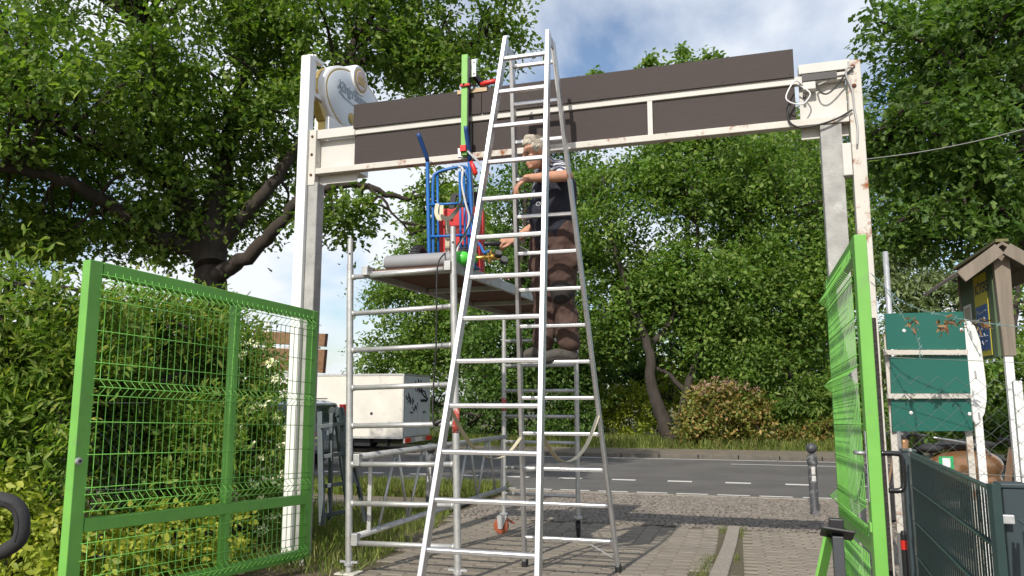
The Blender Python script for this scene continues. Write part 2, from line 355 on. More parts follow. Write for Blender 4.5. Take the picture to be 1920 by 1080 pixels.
# small granite cobbles between pavers and street
cb = MB(); cb.add([uw(-3.6, 9.55, gw(9.55)-.014), uw(8, 9.55, gw(9.55)-.014), uw(8, 12.9, gw(12.9)-.014), uw(-3.6, 12.9, gw(12.9)-.014)], [(0, 1, 2, 3)])
COB = thing('cobble_strip', None, None, (0, 0, 0)); tag(COB, 'strip of small granite cobbles between pavers and street', kind='structure')
cb.build('cobble_bed', m_bed, COB)
cs = MB(); wv = 9.6
while wv < 12.78:
    u = -3.6+random.random()*.05
    while u < 7.6:
        sz = random.uniform(.058, .085); q = uw(u+sz/2, wv+random.gauss(0, .006)); z = gw(wv)+random.gauss(0, .003); h = sz/2-.005; r_ = random.gauss(0, .12)
        ca, sa = math.cos(r_), math.sin(r_); pts = []
        for (kx, lev) in ((h, -.012), (h, -.004), (h*.72, .002)):
            for (ax, ay) in ((-1, -1), (1, -1), (1, 1), (-1, 1)):
                x, y = ax*kx+random.gauss(0, .003), ay*min(kx, .036)+random.gauss(0, .003); pts.append((q.x+RD.x*(x*ca-y*sa)+RN.x*(x*sa+y*ca), q.y+RD.y*(x*ca-y*sa)+RN.y*(x*sa+y*ca), z+lev))
        cs.add(pts, [(8, 9, 10, 11), (0, 1, 5, 4), (1, 2, 6, 5), (2, 3, 7, 6), (3, 0, 4, 7), (4, 5, 9, 8), (5, 6, 10, 9), (6, 7, 11, 10), (7, 4, 8, 11)])
        u += sz
    wv += .078
tag(cs.build('cobbles', m_cob, COB), kind='stuff')
nk = thing('street_kerb', None, None, (0, 0, 0)); tag(nk, 'flush kerb stones along the near edge of the street', kind='structure')
for i in range(-14, 24):
    MB().bar(uw(i*1.0+.01, 12.84, -.035), uw(i*1.0+.99, 12.84, -.035), .12, .1, RN).build('kerb_stone', m_kerb, nk, bevel=.006, seg=1)
fk = thing('street_kerb', None, None, (0, 0, 0)); tag(fk, 'raised kerb stones along the far edge of the street', kind='structure')
for i in range(-26, 34):
    MB().bar(uw(i*1.0+.01, 21.02, .032), uw(i*1.0+.99, 21.02, .032),   .14, .13, RN).build('kerb_stone', m_fkerb, fk, bevel=.01, seg=1)
def mark(u0, u1, w0, w1):
    o = MB().add([uw(u0, w0, .004), uw(u1, w0, .004), uw(u1, w1, .004), uw(u0, w1, .004)], [(0, 1, 2, 3)]).build('lane_marking', m_paint, RM)
RM = thing('road_markings', None, None, (0, 0, 0)); tag(RM, 'white painted dashes and lines on the asphalt street', kind='structure')
def upx(px, py):        # road coordinates of a pixel on the street
    r = ray(px, py); q = Vector((0, 0, CAMZ))+r*(-CAMZ/r.z); return q.dot(RD), q.dot(RN)
u0, w0 = upx(1270, 903); us = [upx(x, y)[0] for x, y in ((1251, 903), (1360, 905))]; pit = us[1]-us[0]
for k in range(-14, 12): mark(us[0]+k*pit, us[0]+k*pit+upx(1298, 903)[0]-us[0], w0-.07, w0+.13)
ua, wa = upx(1345, 928); ub = upx(1406, 930)[0]; uc = upx(1268, 926)[0]; pit2 = ua-uc
for k in range(-16, 12): mark(ua+k*pit2, ua+k*pit2+(ub-ua), wa-.05, wa+.05)
mark(-60, 60, 20.55, 20.67); mark(upx(1370, 871)[0], 60, 19.3, 19.4)
sheet('pavement', m_walk, [21.08, 23.4], [-120, 120], lambda q: .09, 'worn brownish pavement beyond the street')
sheet('verge', m_verge, [23.4, 30, 60, 120], [-150, -20, 0, 20, 150], lambda q: .085, 'grassy verge under the trees beyond the street')
sheet('footpath', m_walk, [10.0, 11.3], [-60, -3.75], lambda q: gw(q)+.002, 'trodden sandy footpath left of the driveway')

# ---- grass
m_grass = leafmat('grass_blades', (0.155, 0.248, 0.0388), (0.2325, 0.2945, 0.062), (0.372, 0.3255, 0.1395), .3, .6)
m_grass2 = leafmat('dry_grass_blades', (0.217, 0.248, 0.062), (0.341, 0.31, 0.1085), (0.465, 0.3565, 0.186), .3, .6)
def grass(name, label, pts, lo, hi, m, lean=.45):
    n = len(pts); ax = np.array([0, 0, 1.])+RNG.normal(size=(n, 3))*lean*np.array([1, 1, .2]); nr = RNG.normal(size=(n, 3))
    me = leafmesh(name, pts, ax, nr, lo+(hi-lo)*RNG.random(n)**1.6, 'blade', m); o = bpy.data.objects.new(name, me); COL.objects.link(o); return tag(o, label, 'grass', kind='stuff')
def scatter(n, u0, u1, w0, w1, gap=None, gs=1.5, cond=None):
    u = RNG.uniform(u0, u1, n); wv = RNG.uniform(w0, w1, n); p = np.stack([RD.x*u+RN.x*wv, RD.y*u+RN.y*wv, np.zeros(n)], 1)
    p[:, 2] = [gw(q)-.02 for q in wv]
    if gap is not None: p = p[gapnoise(p, gs, 3.) < gap]
    if cond: p = p[[cond(q) for q in p]]
    return p
LAWN = MATS['grass_blades']
grass('grass', 'grass strip between footpath and street left of driveway', scatter(52000, -14, -3.72, 11.25, 12.75, .5), .08, .26, m_grass)
grass('grass', 'rough grass growing beside the scaffold and left gate post', scatter(34000, -9, -2.4, 5.2, 10.0, .35, 1.3, lambda q: q[0] < -1.16+.08*(q[1]-5.8)), .04, .19, m_grass)
fv = scatter(90000, -22, 26, 23.35, 27.5, .45, .8); fv[:, 2] = .08
grass('grass', 'tall meadow grass along the verge beyond the street', fv, .08, .40, m_grass, .35)
ke = []
for sgn, n in ((-1, 2200), (1, 1300)):
    t = RNG.uniform(0, L, n); q = np.array(K0)+t[:, None]*np.array(KD)+(sgn*(.085+np.abs(RNG.normal(size=n))*(.05 if sgn < 0 else .022)))[:, None]*np.array(KN); ke.append(q)
ke = np.concatenate(ke); ke = ke[gapnoise(ke, 2.2, 1.) < .25]; ke[:, 2] = [gz(q[0], q[1])-.008 for q in ke]
grass('grass', 'weeds and moss growing along the granite edging stones', ke, .015, .06, m_grass, .7)
jt = np.array([[s_[0].x+random.choice((-1, 1))*.083, s_[0].y+random.uniform(-.1, .1), gw(s_[1])-.012] for s_ in spots for _ in range(3) if s_[0].y < 7.6 and random.random() < .5])
grass('grass', 'tiny tufts sprouting in the driveway joints', jt, .008, .022, m_grass, .6)
bw = scatter(1400, 3.2, 8, 10.2, 12.8, -.05, 2.0)
grass('grass', 'dry weeds in the cobbles around the right bollard', bw, .03, .10, m_grass2, .6)

# ---- trees
m_bark = mat('bark', (.038, .03, .023), .95, var=.4, scale=12, bump=1.0, bscale=25, stretch=(1, 1, .25))
m_bark2 = mat('bark_grey', (.045, .037, .03), .95, var=.4, scale=10, bump=1.0, bscale=25, stretch=(1, 1, .25))
lf_oak = leafmat('oak_leaves', (.08, .155, .026), (.14, .225, .04), (.25, .32, .07), .47)
lf_oak2 = leafmat('oak_leaves_dark', (.06, .125, .026), (.10, .175, .036), (.17, .25, .06), .45)
lf_mid = leafmat('linden_leaves', (.09, .175, .034), (.155, .25, .05), (.25, .32, .078), .45)
lf_pale = leafmat('willow_leaves', (0.1473, 0.1938, 0.093), (0.2015, 0.2558, 0.1162), (0.279, 0.3255, 0.155), .35)
lf_dark = leafmat('maple_leaves', (.065, .135, .03), (.105, .185, .042), (.17, .25, .06), .42)
lf_yel = leafmat('forsythia_leaves', (.12, .21, .035), (.19, .29, .05), (.33, .36, .085), .48)
lf_lime = leafmat('lime_leaves', (0.2015, 0.2635, 0.031), (0.31, 0.3565, 0.0465), (0.4495, 0.4495, 0.0697), .42)
lf_bush = leafmat('pink_shrub_leaves', (.15, .21, .045), (.25, .25, .06), (.42, .25, .10), .35)
def Q(px, py, Y): return P(px, py, Y)
tb = Q(392, 520, 11.5); tb0 = Vector((tb.x, tb.y, .2))
oak_l = [([tb0, Q(395, 640, 11.5), Q(392, 520, 11.5), Q(385, 450, 11.6)], .30, .21),
 ([Q(385, 480, 11.5), Q(345, 380, 11.5), Q(325, 300, 11.6), Q(300, 180, 11.7), Q(270, 40, 11.8)], .22, .07),
 ([Q(395, 500, 11.4), Q(405, 400, 11.5), Q(420, 300, 11.8), Q(450, 180, 12), Q(470, 40, 12.2)], .24, .07),
 ([Q(400, 520, 11.4), Q(450, 490, 11.2), Q(520, 425, 11), Q(570, 370, 10.9), Q(660, 345, 11), Q(760, 370, 11.2), Q(900, 350, 11.6)], .14, .018),
 ([Q(395, 480, 11.4), Q(440, 420, 11.4), Q(500, 360, 11.3), Q(560, 270, 11.4), Q(640, 130, 11.8), Q(720, -20, 12)], .14, .04),
 ([Q(385, 470, 11.5), Q(280, 440, 11.2), Q(200, 380, 10.8), Q(90, 330, 10.2), Q(-60, 310, 9.6)], .16, .05),
 ([Q(350, 390, 11.5), Q(290, 320, 11.2), Q(170, 270, 10.8), Q(60, 230, 10.3)], .10, .04),
 ([Q(380, 470, 11.6), Q(260, 445, 11.8), Q(120, 440, 12.0), Q(-80, 445, 12)], .10, .03),
 ([Q(430, 250, 11.8), Q(560, 160, 12), Q(700, 110, 12.3), Q(850, 90, 12.6), Q(960, 60, 12.8)], .11, .03),
 ([Q(690, 345, 11), Q(730, 390, 11.1), Q(770, 440, 11.3)], .03, .012)]
oak_e = [E(200, 450, 11.6, 230, 35, .8, 40), E(40, 450, 11.2, 150, 35, .8, 34), E(340, 350, 11.4, 120, 60, .7, 26), E(150, 160, 10.5, 250, 190, 1.8, 250), E(60, 330, 10.3, 190, 90, 1.4, 130), E(400, 90, 11.3, 240, 160, 1.8, 230), E(600, 60, 11.8, 190, 150, 1.6, 190),
 E(830, 40, 12.6, 175, 105, 1.4, 160), E(850, 165, 12.6, 120, 90, 1.2, 110), E(300, 300, 11.6, 200, 110, 1.5, 130), E(560, 240, 12, 140, 95, 1.3, 100), E(480, 390, 12.2, 110, 60, 1.0, 45),
 E(640, 395, 11.0, 55, 45, .6, 26), E(250, 430, 11.8, 200, 50, 1.2, 75), E(50, 435, 11.5, 160, 45, 1.2, 55), E(840, 395, 11.6, 80, 75, .7, 40), E(100, -160, 10.5, 320, 190, 2.4, 170), E(560, -170, 12, 380, 170, 2.4, 170), E(-260, 180, 10.2, 200, 260, 1.8, 110), E(20, 130, 8.6, 150, 140, .6, 50)]
tree('oak_tree', 'large dark oak with spreading limbs behind the left gate', None, oak_l, oak_e, lf_oak, m_bark, 'oak', .44, 50, .105, .33, 1.7, 2., 320)
rb = Vector((7.0, 9.6, .2))
oak_r = [([rb, (6.9, 9.6, 2), (6.7, 9.5, 4), (6.5, 9.4, 6.5)], .35, .15), ([(6.7, 9.5, 3.2), Q(1850, 330, 9.2), Q(1760, 260, 9.0), Q(1680, 220, 8.9)], .10, .02),
 ([(6.7, 9.5, 4.2), Q(1860, 160, 9.2), Q(1760, 90, 9), Q(1650, 40, 8.9)], .09, .015), ([(6.7, 9.5, 2.9), Q(1860, 400, 9), Q(1760, 400, 9), Q(1680, 420, 9)], .07, .015)]
oak_re = [E(1810, 110, 9.2, 150, 130, 1.2, 150), E(1760, 260, 9.1, 125, 110, 1.1, 130), E(1870, 300, 9.3, 130, 140, 1.2, 150), E(1790, 410, 9.2, 130, 60, 1.0, 85), E(1900, 0, 9.4, 210, 120, 1.4, 130), E(2050, 240, 9.4, 160, 260, 1.5, 130), E(1665, 40, 8.9, 45, 35, .3, 7), E(1660, 150, 8.9, 50, 50, .4, 16), E(1640, 240, 9.2, 25, 60, .4, 10)]
tree('oak_tree', 'dark oak crown overhanging from the right of the gate', None, oak_r, oak_re, lf_oak2, m_bark, 'oak', .40, 46, .10, .42, 1.6, 5., 140)
def street_tree(label, bx, by, Y, limbs, ells, lm, name='street_tree', group='trees beyond the street', **k):
    b = P(bx, by, Y); b.z = .05; return tree(name, label, group, [([b]+[Q(*q) for q in limbs[0]], limbs[1], limbs[2])]+[([Q(*q) for q in l], a, c) for l, a, c in limbs[3:]], ells, lm, m_bark2, **k)
KW = dict(shape='oval', crad=.95, per=105, size=.15, gs=.9, twigs=60, hollow=.3, mult=.9)
street_tree('broad light green tree beyond the white box trailer', 850, 810, 31, ([(850, 700, 31), (840, 560, 31), (820, 470, 31)], .22, .08),
 [E(770, 590, 31, 95, 95, 1.8, 110), E(830, 470, 31, 120, 90, 1.8, 110), E(860, 620, 30, 110, 110, 1.8, 140), E(760, 670, 31, 80, 45, 1.5, 60), E(940, 480, 31, 110, 130, 2, 130)], lf_mid, ph=1., gap=.5, **KW)
street_tree('dark dense tree behind the ladder and scaffold', 970, 815, 27, ([(970, 700, 27), (975, 560, 27), (985, 400, 27)], .2, .08),
 [E(960, 660, 27.5, 90, 130, 1.8, 150), E(1060, 640, 27.5, 90, 130, 1.8, 150), E(1020, 430, 28, 130, 170, 2, 180), E(1060, 300, 28, 90, 130, 1.8, 90)], lf_dark, ph=4., gap=.8, **KW)
street_tree('forked tree with leaning bare trunk beside the pinkish shrub', 1262, 815, 24.5, ([(1240, 780, 24.5), (1222, 720, 24.5), (1215, 650, 24.6), (1180, 560, 25), (1150, 450, 25)], .27, .08,
 ([(1275, 800, 24.6), (1290, 720, 24.6), (1310, 660, 24.8), (1300, 560, 25), (1310, 420, 25)], .16, .06), ([(1285, 735, 24.6), (1250, 700, 24.7), (1225, 690, 24.6)], .09, .07), ([(1225, 640, 24.6), (1260, 600, 24.8), (1290, 500, 25)], .12, .05), ([(1300, 600, 25), (1360, 520, 25.2), (1400, 420, 25.3)], .09, .04)),
 [E(1180, 420, 25.5, 120, 130, 1.8, 150), E(1300, 330, 25.5, 130, 120, 1.9, 160), E(1320, 540, 25, 130, 90, 1.5, 130), E(1160, 590, 26, 90, 90, 1.4, 90), E(1250, 560, 26, 90, 80, 1.4, 70), E(1380, 650, 24.6, 90, 70, 1.2, 80), E(1260, 210, 26, 90, 80, 1.5, 50)], lf_mid, ph=7., gap=.62, **KW)
street_tree('tall fresh green tree left of the right gate post', 1480, 815, 25.5, ([(1478, 700, 25.5), (1470, 560, 25.6), (1465, 400, 26)], .22, .07),
 [E(1450, 360, 26, 110, 140, 1.8, 170), E(1490, 560, 25.5, 110, 120, 1.6, 160), E(1400, 480, 25.6, 70, 90, 1.4, 60), E(1570, 480, 25.6, 70, 150, 1.6, 120)], lf_mid, ph=2.4, gap=.75, **KW)
street_tree('pale silvery willow rising behind the right end of the beam', 1540, 812, 36, ([(1540, 600, 36), (1520, 420, 36), (1500, 300, 36)], .25, .08),
 [E(1480, 290, 36, 130, 90, 2.5, 150), E(1570, 300, 36, 110, 140, 2.5, 150), E(1640, 420, 36, 90, 150, 2.5, 110)], lf_pale, ph=3.3, gap=.6, shape='long', crad=.9, per=60, size=.26, gs=.8, twigs=40)
street_tree('slender poplar whose top shoots show above the dark board', 1290, 812, 40, ([(1290, 600, 40), (1288, 350, 40), (1285, 110, 40)], .3, .05, ([(1280, 300, 40), (1225, 200, 40), (1220, 110, 40)], .06, .02), ([(1288, 300, 40), (1330, 190, 40), (1345, 105, 40)], .06, .02)),
 [E(1280, 140, 40, 14, 62, .4, 30), E(1222, 135, 40, 16, 40, .4, 22), E(1330, 130, 40, 30, 34, .6, 26), E(1375, 125, 40, 22, 28, .4, 14), E(1440, 122, 40, 8, 14, .3, 3), E(1110, 150, 40, 30, 24, .6, 14), E(1290, 300, 40, 90, 140, 2, 90)], lf_mid, ph=.3, gap=.9, shape='oval', crad=.45, per=34, size=.24, gs=.9, twigs=0)
street_tree('pale feathery trees behind the green panel sign', 1720, 810, 20, ([(1720, 650, 20), (1725, 560, 20), (1730, 450, 20)], .12, .04),
 [E(1700, 530, 20, 75, 90, 1.0, 90), E(1790, 590, 20.5, 80, 90, 1.0, 90), E(1720, 660, 20, 90, 80, 1.0, 90)], lf_pale, ph=5.1, gap=.5, shape='long', crad=.5, per=50, size=.17, gs=1.2, twigs=40)
street_tree('bushy green tree behind the wooden notice board', 1900, 812, 17, ([(1900, 700, 17), (1905, 600, 17), (1910, 520, 17)], .1, .04),
 [E(1900, 720, 17, 80, 90, .9, 110), E(1850, 730, 17.5, 70, 70, .9, 70), E(1930, 580, 17.5, 70, 80, .9, 50)], lf_mid, ph=6.1, gap=.6, shape='oval', crad=.4, per=46, size=.12, gs=1.2, twigs=30)
def shrub(label, bx, Y, ells, lm, name='street_shrub', group='shrubs beyond the street', base=.05, **k):
    b = P(bx, 820, Y); b.z = base; tops = [Vector(e[0]) for e in ells]
    t, cl = tree(name, label, group, [([b, b.lerp(q, .5)+Vector((0, 0, .1)), q], .05, .015) for q in tops], ells, lm, m_bark2, part='foliage', **k); return t, cl
SK = dict(shape='oval', crad=.32, per=46, size=.11, gs=1.6, twigs=50, hollow=.3, gap=.75, mult=1.2)
t, cl = shrub('rounded shrub with pinkish flower heads at the verge', 1355, 23.9, [E(1355, 770, 23.9, 78, 58, 1.0, 110), E(1310, 800, 23.8, 45, 36, .8, 40), E(1410, 780, 23.9, 40, 45, .7, 40)], lf_bush, **SK)
m_pink = leafmat('faded_blossom', (.34, .20, .15), (.42, .27, .22), (.48, .36, .30), .3)
top = cl[np.argsort(-(cl[:, 2]-.18*cl[:, 1]))[:20]]; ps = spread(top+np.array([0, -.2, .1]), .14, 26, .075, 0, .8)
me = leafmesh('blossoms', ps[0]-np.array(t.location), *ps[1:], 'oval', m_pink); ob = bpy.data.objects.new('blossoms', me); COL.objects.link(ob); ob.parent = t
shrub('ferny green shrub between pinkish shrub and right gate', 1500, 24.3, [E(1500, 755, 24.3, 70, 55, .9, 100), E(1580, 750, 24.3, 60, 60, .9, 80)], lf_mid, shape='long', crad=.4, per=50, size=.2, gs=1.6, twigs=40, hollow=.3, gap=.7)
shrub('low reddish brown shrub in front of the ferny shrub', 1540, 23.7, [E(1540, 812, 23.7, 55, 28, .6, 60), E(1480, 820, 23.7, 40, 20, .5, 30)], lf_bush, **SK)
shrub('sunlit lime green bush between the tree trunks', 1180, 28, [E(1180, 770, 28, 50, 55, 1, 60), E(1120, 770, 28.5, 50, 60, 1, 60), E(1260, 745, 29, 60, 70, 1.2, 70)], lf_lime, **SK)
shrub('dark undergrowth at the foot of the tree behind the scaffold', 960, 26.5, [E(900, 780, 26.5, 90, 60, 1, 100), E(1010, 770, 26.5, 80, 70, 1, 100), E(1080, 780, 26.7, 50, 60, 1, 60)], lf_dark, **SK)
shrub('low bushes behind the parked trailer', 700, 33, [E(820, 760, 33, 60, 60, 1.4, 60), E(700, 730, 36, 90, 30, 1.6, 60)], lf_mid, **SK)
shrub('green bushes on the verge behind the scooter', 1760, 15.5, [E(1700, 790, 19, 80, 40, .6, 80), E(1850, 790, 17, 90, 45, .6, 90), E(1950, 800, 16, 60, 60, .6, 60)], lf_mid, **SK)
shrub('dense green thicket far behind the forked tree', 1240, 33, [E(1130, 700, 33, 110, 90, 1.5, 130), E(1260, 660, 33.5, 110, 110, 1.5, 150), E(1400, 700, 33, 120, 100, 1.5, 150)], lf_dark, shape='oval', crad=.7, per=50, size=.22, gs=1., twigs=20, hollow=.3, gap=.8)
shrub('dense green thicket behind the right gate leaf', 1560, 31, [E(1540, 690, 31, 110, 110, 1.4, 150), E(1680, 720, 30, 110, 90, 1.4, 120)], lf_mid, shape='oval', crad=.65, per=50, size=.2, gs=1., twigs=20, hollow=.3, gap=.8)
# hedge left of the driveway: separate shrubs
HK = dict(shape='long', crad=.22, per=46, size=.072, gs=2.4, twigs=90, hollow=.25, gap=.6, flat=.9, droop=-.2, mult=1.35)
hg = 'hedge shrubs along the left fence'
HED = [('yellow green leafy hedge shrub at the left picture edge', (-3.9, 5.6), [((-3.75, 5.5, 1.65), (.75, .5, .68), 180), ((-3.6, 5.3, 1.0), (.7, .4, .6), 120), ((-4.6, 5.6, 1.6), (.7, .5, .8), 90), ((-3.15, 5.7, 1.85), (.4, .4, .42), 50), ((-3.6, 5.5, 2.3), (.5, .3, .28), 14)]),
 ('tall hedge shrub seen through the left half of the green gate', (-3.0, 6.6), [((-3.1, 6.5, 1.6), (.65, .55, .7), 170), ((-2.75, 6.3, 1.0), (.6, .4, .65), 120), ((-3.2, 6.7, 2.15), (.45, .4, .35), 40)]),
 ('hedge shrub with white blossom seen through the green gate', (-2.6, 7.3), [((-2.6, 7.3, 1.4), (.45, .5, .85), 150), ((-2.35, 7.2, .8), (.35, .4, .6), 90), ((-2.95, 7.4, 2.1), (.4, .4, .4), 50)])]
for lab, b, es in HED:
    base = Vector((b[0], b[1], gz(*b)-.03)); t, cl = tree('hedge_shrub', lab, hg, [([base, base.lerp(Vector(e[0]), .5)+Vector((random.uniform(-.2, .2), 0, .1)), Vector(e[0])], .03, .01) for e in es for _ in range(2)], es, lf_yel, m_bark2, part='foliage', ph=b[0], **HK)
    if 'white' in lab:
        m_white_fl = leafmat('white_blossom', (1.085, 1.054, 0.775), (1.1625, 1.1315, 0.899), (1.24, 1.209, 1.0075), .2)
        sel = cl[np.argsort(cl[:, 0]*.9-cl[:, 1]*.4+RNG.random(len(cl))*.5)[-46:]]; ps = spread(sel+np.array([.10, -.16, .05]), .055, 26, .03, 0, .6)
        me = leafmesh('blossoms', ps[0]-np.array(base), *ps[1:], 'oval', m_white_fl); ob = bpy.data.objects.new('blossoms', me); COL.objects.link(ob); ob.parent = t
shrub('dense dark green elder bush behind the left hedge', 200, 8.6, [((-4.8, 8.6, 1.6), (1.3, .6, 1.0), 120), ((-3.6, 9.0, 1.4), (.8, .6, .8), 80), ((-6.0, 8.0, 1.8), (1, .6, 1), 80)], lf_dark, name='hedge_shrub', group=hg, base=.05, shape='oval', crad=.3, per=44, size=.10, gs=1.6, twigs=50, hollow=.3, gap=.7)
shrub('lime green low bush in the lower left corner', -60, 4.9, [((-2.85, 5.0, .55), (.55, .45, .32), 90), ((-3.3, 5.0, .7), (.4, .4, .4), 60), ((-2.3, 5.6, .5), (.45, .4, .28), 60)], lf_lime, name='hedge_shrub', group=hg, base=.24, shape='oval', crad=.16, per=56, size=.052, gs=2.6, twigs=40, hollow=.25, gap=.7, flat=.7)
# ================================================================== OBJECTS
m_cream = mat('cream_paint', (.55, .535, .50), .55, var=.08, scale=5, bump=.05, rust=.9, rcol=(.26, .10, .03), rscale=7, rpos=.66)
m_creamr = mat('cream_paint_rusty', (.55, .525, .475), .6, var=.1, scale=5, bump=.1, rust=1, rcol=(.27, .095, .03), rscale=6, rpos=.555)
m_white = mat('white_paint', (.78, .78, .77), .45, var=.04, scale=4, bump=.03)
m_conc = mat('concrete', (.36, .355, .34), .9, var=.3, scale=7, bump=.35, bscale=90, rust=.7, rcol=(.55, .54, .52), rscale=5, rpos=.6)
m_board = mat('dark_board', (.052, .041, .039), .62, var=.1, scale=30, bump=.08, bscale=200, stretch=(.3, .3, 3), spec=.22)
m_black = mat('black_plastic', (.018, .018, .02), .45, var=.2)
m_rubber = mat('rubber', (.025, .025, .027), .8, var=.3, bump=.2)
m_alu = mat('aluminium', (.62, .62, .63), .38, metal=.85, var=.16, scale=7, bump=.08, bscale=120, rust=.5, rcol=(.30, .29, .27), rscale=22, rpos=.64)
m_alud = mat('aluminium_dull', (.50, .50, .49), .5, metal=.6, var=.22, scale=14, bump=.12, bscale=100, rust=.45, rcol=(.34, .30, .25), rscale=16, rpos=.60)
m_galv = mat('galvanised', (.52, .53, .54), .5, metal=.6, var=.25, scale=18, bump=.06)
m_green = mat('green_paint', (.16, .425, .075), .42, var=.14, scale=4, bump=.05, rust=.4, rcol=(.16, .27, .12), rscale=7, rpos=.58)
m_wgreen = mat('green_wire_coat', (.165, .45, .08), .4, var=.1)
m_lgreen = mat('light_green_tube', (.20, .46, .10), .5, var=.12, scale=8)
m_red = mat('red_paint', (.62, .025, .02), .4, var=.12)
m_blue = mat('blue_paint', (.015, .13, .42), .4, var=.2, scale=10, rust=.5, rcol=(.02, .05, .12), rscale=12)
m_wood = mat('pale_wood', (.52, .40, .26), .8, var=.2, scale=12, stretch=(.2, 2, 2), bump=.2)
m_oldwood = mat('weathered_wood', (.21, .175, .14), .9, var=.3, scale=6, stretch=(3, 3, .25), bump=.5, bscale=30)
m_dkgreen = mat('dark_green_fence', (.03, .058, .055), .45, var=.15)
m_gold = mat('gold_trim', (.45, .32, .10), .4, metal=.5, var=.15)
m_signw = mat('sign_acrylic', (.66, .71, .74), .3, var=.03, scale=3, spec=.6)
m_silver = mat('silver_letter', (.30, .34, .37), .4, metal=.3, var=.1)
m_strap = mat('webbing', (.55, .50, .36), .9, var=.15, scale=30)
m_cableb = mat('cable_black', (.02, .02, .02), .5); m_cableg = mat('cable_grey', (.38, .38, .37), .5)
m_brass = mat('brass', (.62, .38, .10), .3, metal=.9, var=.15)
m_wire = mat('fence_wire', (.20, .23, .21), .5, metal=.5, var=.3)

# ---- gate portal: beam parallel to the street
TH = R(17.5); BD = Vector((math.cos(TH), -math.sin(TH), 0)); BN = Vector((math.sin(TH), math.cos(TH), 0)); UP = Vector((0, 0, 1))
L0 = P(590, 345, 6.45); L0.z = 0
def B(t, z, off=0): q = L0+BD*t-BN*off; q.z = z; return q          # off > 0: towards the camera
def Bpx(px, py, off=0):
    c = BN.dot(L0)-off; r = ray(px, py); k = c/(BN.dot(r)); q = Vector((0, 0, CAMZ))+r*k; return (q-L0).dot(BD), q.z
def bbox(mb, t0, t1, z0, z1, o0, o1):     # block between two offsets
    return mb.hexa([B(t0, z0, o1), B(t1, z0, o1), B(t1, z0, o0), B(t0, z0, o0), B(t0, z1, o1), B(t1, z1, o1), B(t1, z1, o0), B(t0, z1, o0)])
gzl = gz(L0.x, L0.y); RE = B(4.33, 0)
PT = thing('gate_portal', 'tall cream steel gate portal with rusty beam spanning the driveway', 'gate portal', B(0, gzl))
bbox(MB(), -.125, -.035, gzl-.03, Bpx(575, 112)[1], .0, .09).build('white_post', m_white, PT, bevel=.006)
bbox(MB(), -.03, .062, gzl-.03, 3.335, -.06, .055).build('concrete_post', m_conc, PT, bevel=.008)
bk = bbox(MB(), -.032, .035, 3.31, 3.80, -.03, .062).build('end_bracket', m_creamr, PT, bevel=.004)
for z in (3.74, 3.40, 3.58): MB().lathe([(.012, 0), (.012, .006), (.006, .01)], B(.0, z, .062), -BN, 8).build('bolt', mat('rust_iron', (.12, .045, .02), .9), bk)
bbox(MB(), .037, 4.24, 3.725, 3.78, -.02, .035).build('upper_rail', m_cream, PT, bevel=.004)
bbox(MB(), .037, 4.24, 3.405, 3.455, -.02, .06).build('lower_rail', m_creamr, PT, bevel=.004)
bbox(MB(), .037, .395, 3.335, 3.722, -.03, -.022).build('left_panel', m_cream, PT)
bbox(MB(), .037, .395, 3.722, 3.80, .036, .045).build('left_fascia', m_cream, PT)
bbox(MB(), 3.93, 4.24, 3.33, 3.80, -.034, -.022).build('right_panel', m_cream, PT)
bbox(MB(), 3.93, 4.27, 3.79, 3.86, -.06, .05).build('top_fascia', m_cream, PT, bevel=.004)
bbox(MB(), 3.95, 4.18, 3.735, 3.785, .04, .05).build('dark_lamp_strip', m_black, PT)
bbox(MB(), 4.245, 4.335, gz(RE.x, RE.y)-.03, 3.85, -.04, .05).build('right_post', m_creamr, PT, bevel=.006)
bbox(MB(), 4.05, 4.19, gz(RE.x, RE.y)-.03, 3.402, -.06, .05).build('galvanised_post', m_conc, PT, bevel=.006)
lb = bbox(MB(), 4.18, 4.24, 3.02, 3.25, -.02, .07).build('lamp_housing', m_cream, PT, bevel=.006)
tm = Bpx(1220, 220)[0]; bbox(MB(), tm-.018, tm+.018, 3.457, 3.722, -.02, .04).build('mullion', m_cream, PT)
tm2 = Bpx(884, 260)[0]; bbox(MB(), tm2-.006, tm2+.006, 3.457, 3.722, .0, .042).build('mullion', m_alud, PT)
def bolt_row(t): MB().lathe([(.016, 0), (.016, .005), (.008, .012)], B(t, 3.76, .05), -BN, 8)
for z in (3.80, 3.66): MB().lathe([(.016, 0), (.016, .005), (.008, .012)], B(4.285, z, .05), -BN, 8).build('bolt', MATS['rust_iron'], PT)
# sign boards: each a thing fixed to the beam
tj = Bpx(907, 180)[0]
def sboard(label, t0, t1, z0, z1, o):
    b_ = tag(bbox(MB(), t0, t1, z0, z1, o, o+.016).build('sign_board', m_board, bevel=.002, seg=1), label, 'sign board', 'dark blank boards on the gate beam')
    n_ = max(2, int((t1-t0)/.45))
    for i in range(n_+1):
        for z_ in (z0+.025, z1-.025): MB().lathe([(.006, 0), (.005, .002)], B(t0+.03+(t1-t0-.06)*i/n_, z_, o+.0162), -BN, 8).build('screw', m_board, b_)
sboard('blank dark brown upper board left of the green tube', .385, tj-.002, 3.775, 3.985, .037)
sboard('blank dark brown upper board running behind the ladder to the right', tj+.002, 3.90, 3.775, 3.985, .037)
sboard('blank dark brown lower board left of the green tube', .385, tm2-.008, 3.458, 3.72, .002)
sboard('blank dark brown lower board behind the ladder', tm2+.008, tm-.02, 3.458, 3.72, .002)
sboard('blank dark brown lower board right of the white mullion', tm+.02, 3.90, 3.458, 3.72, .002)
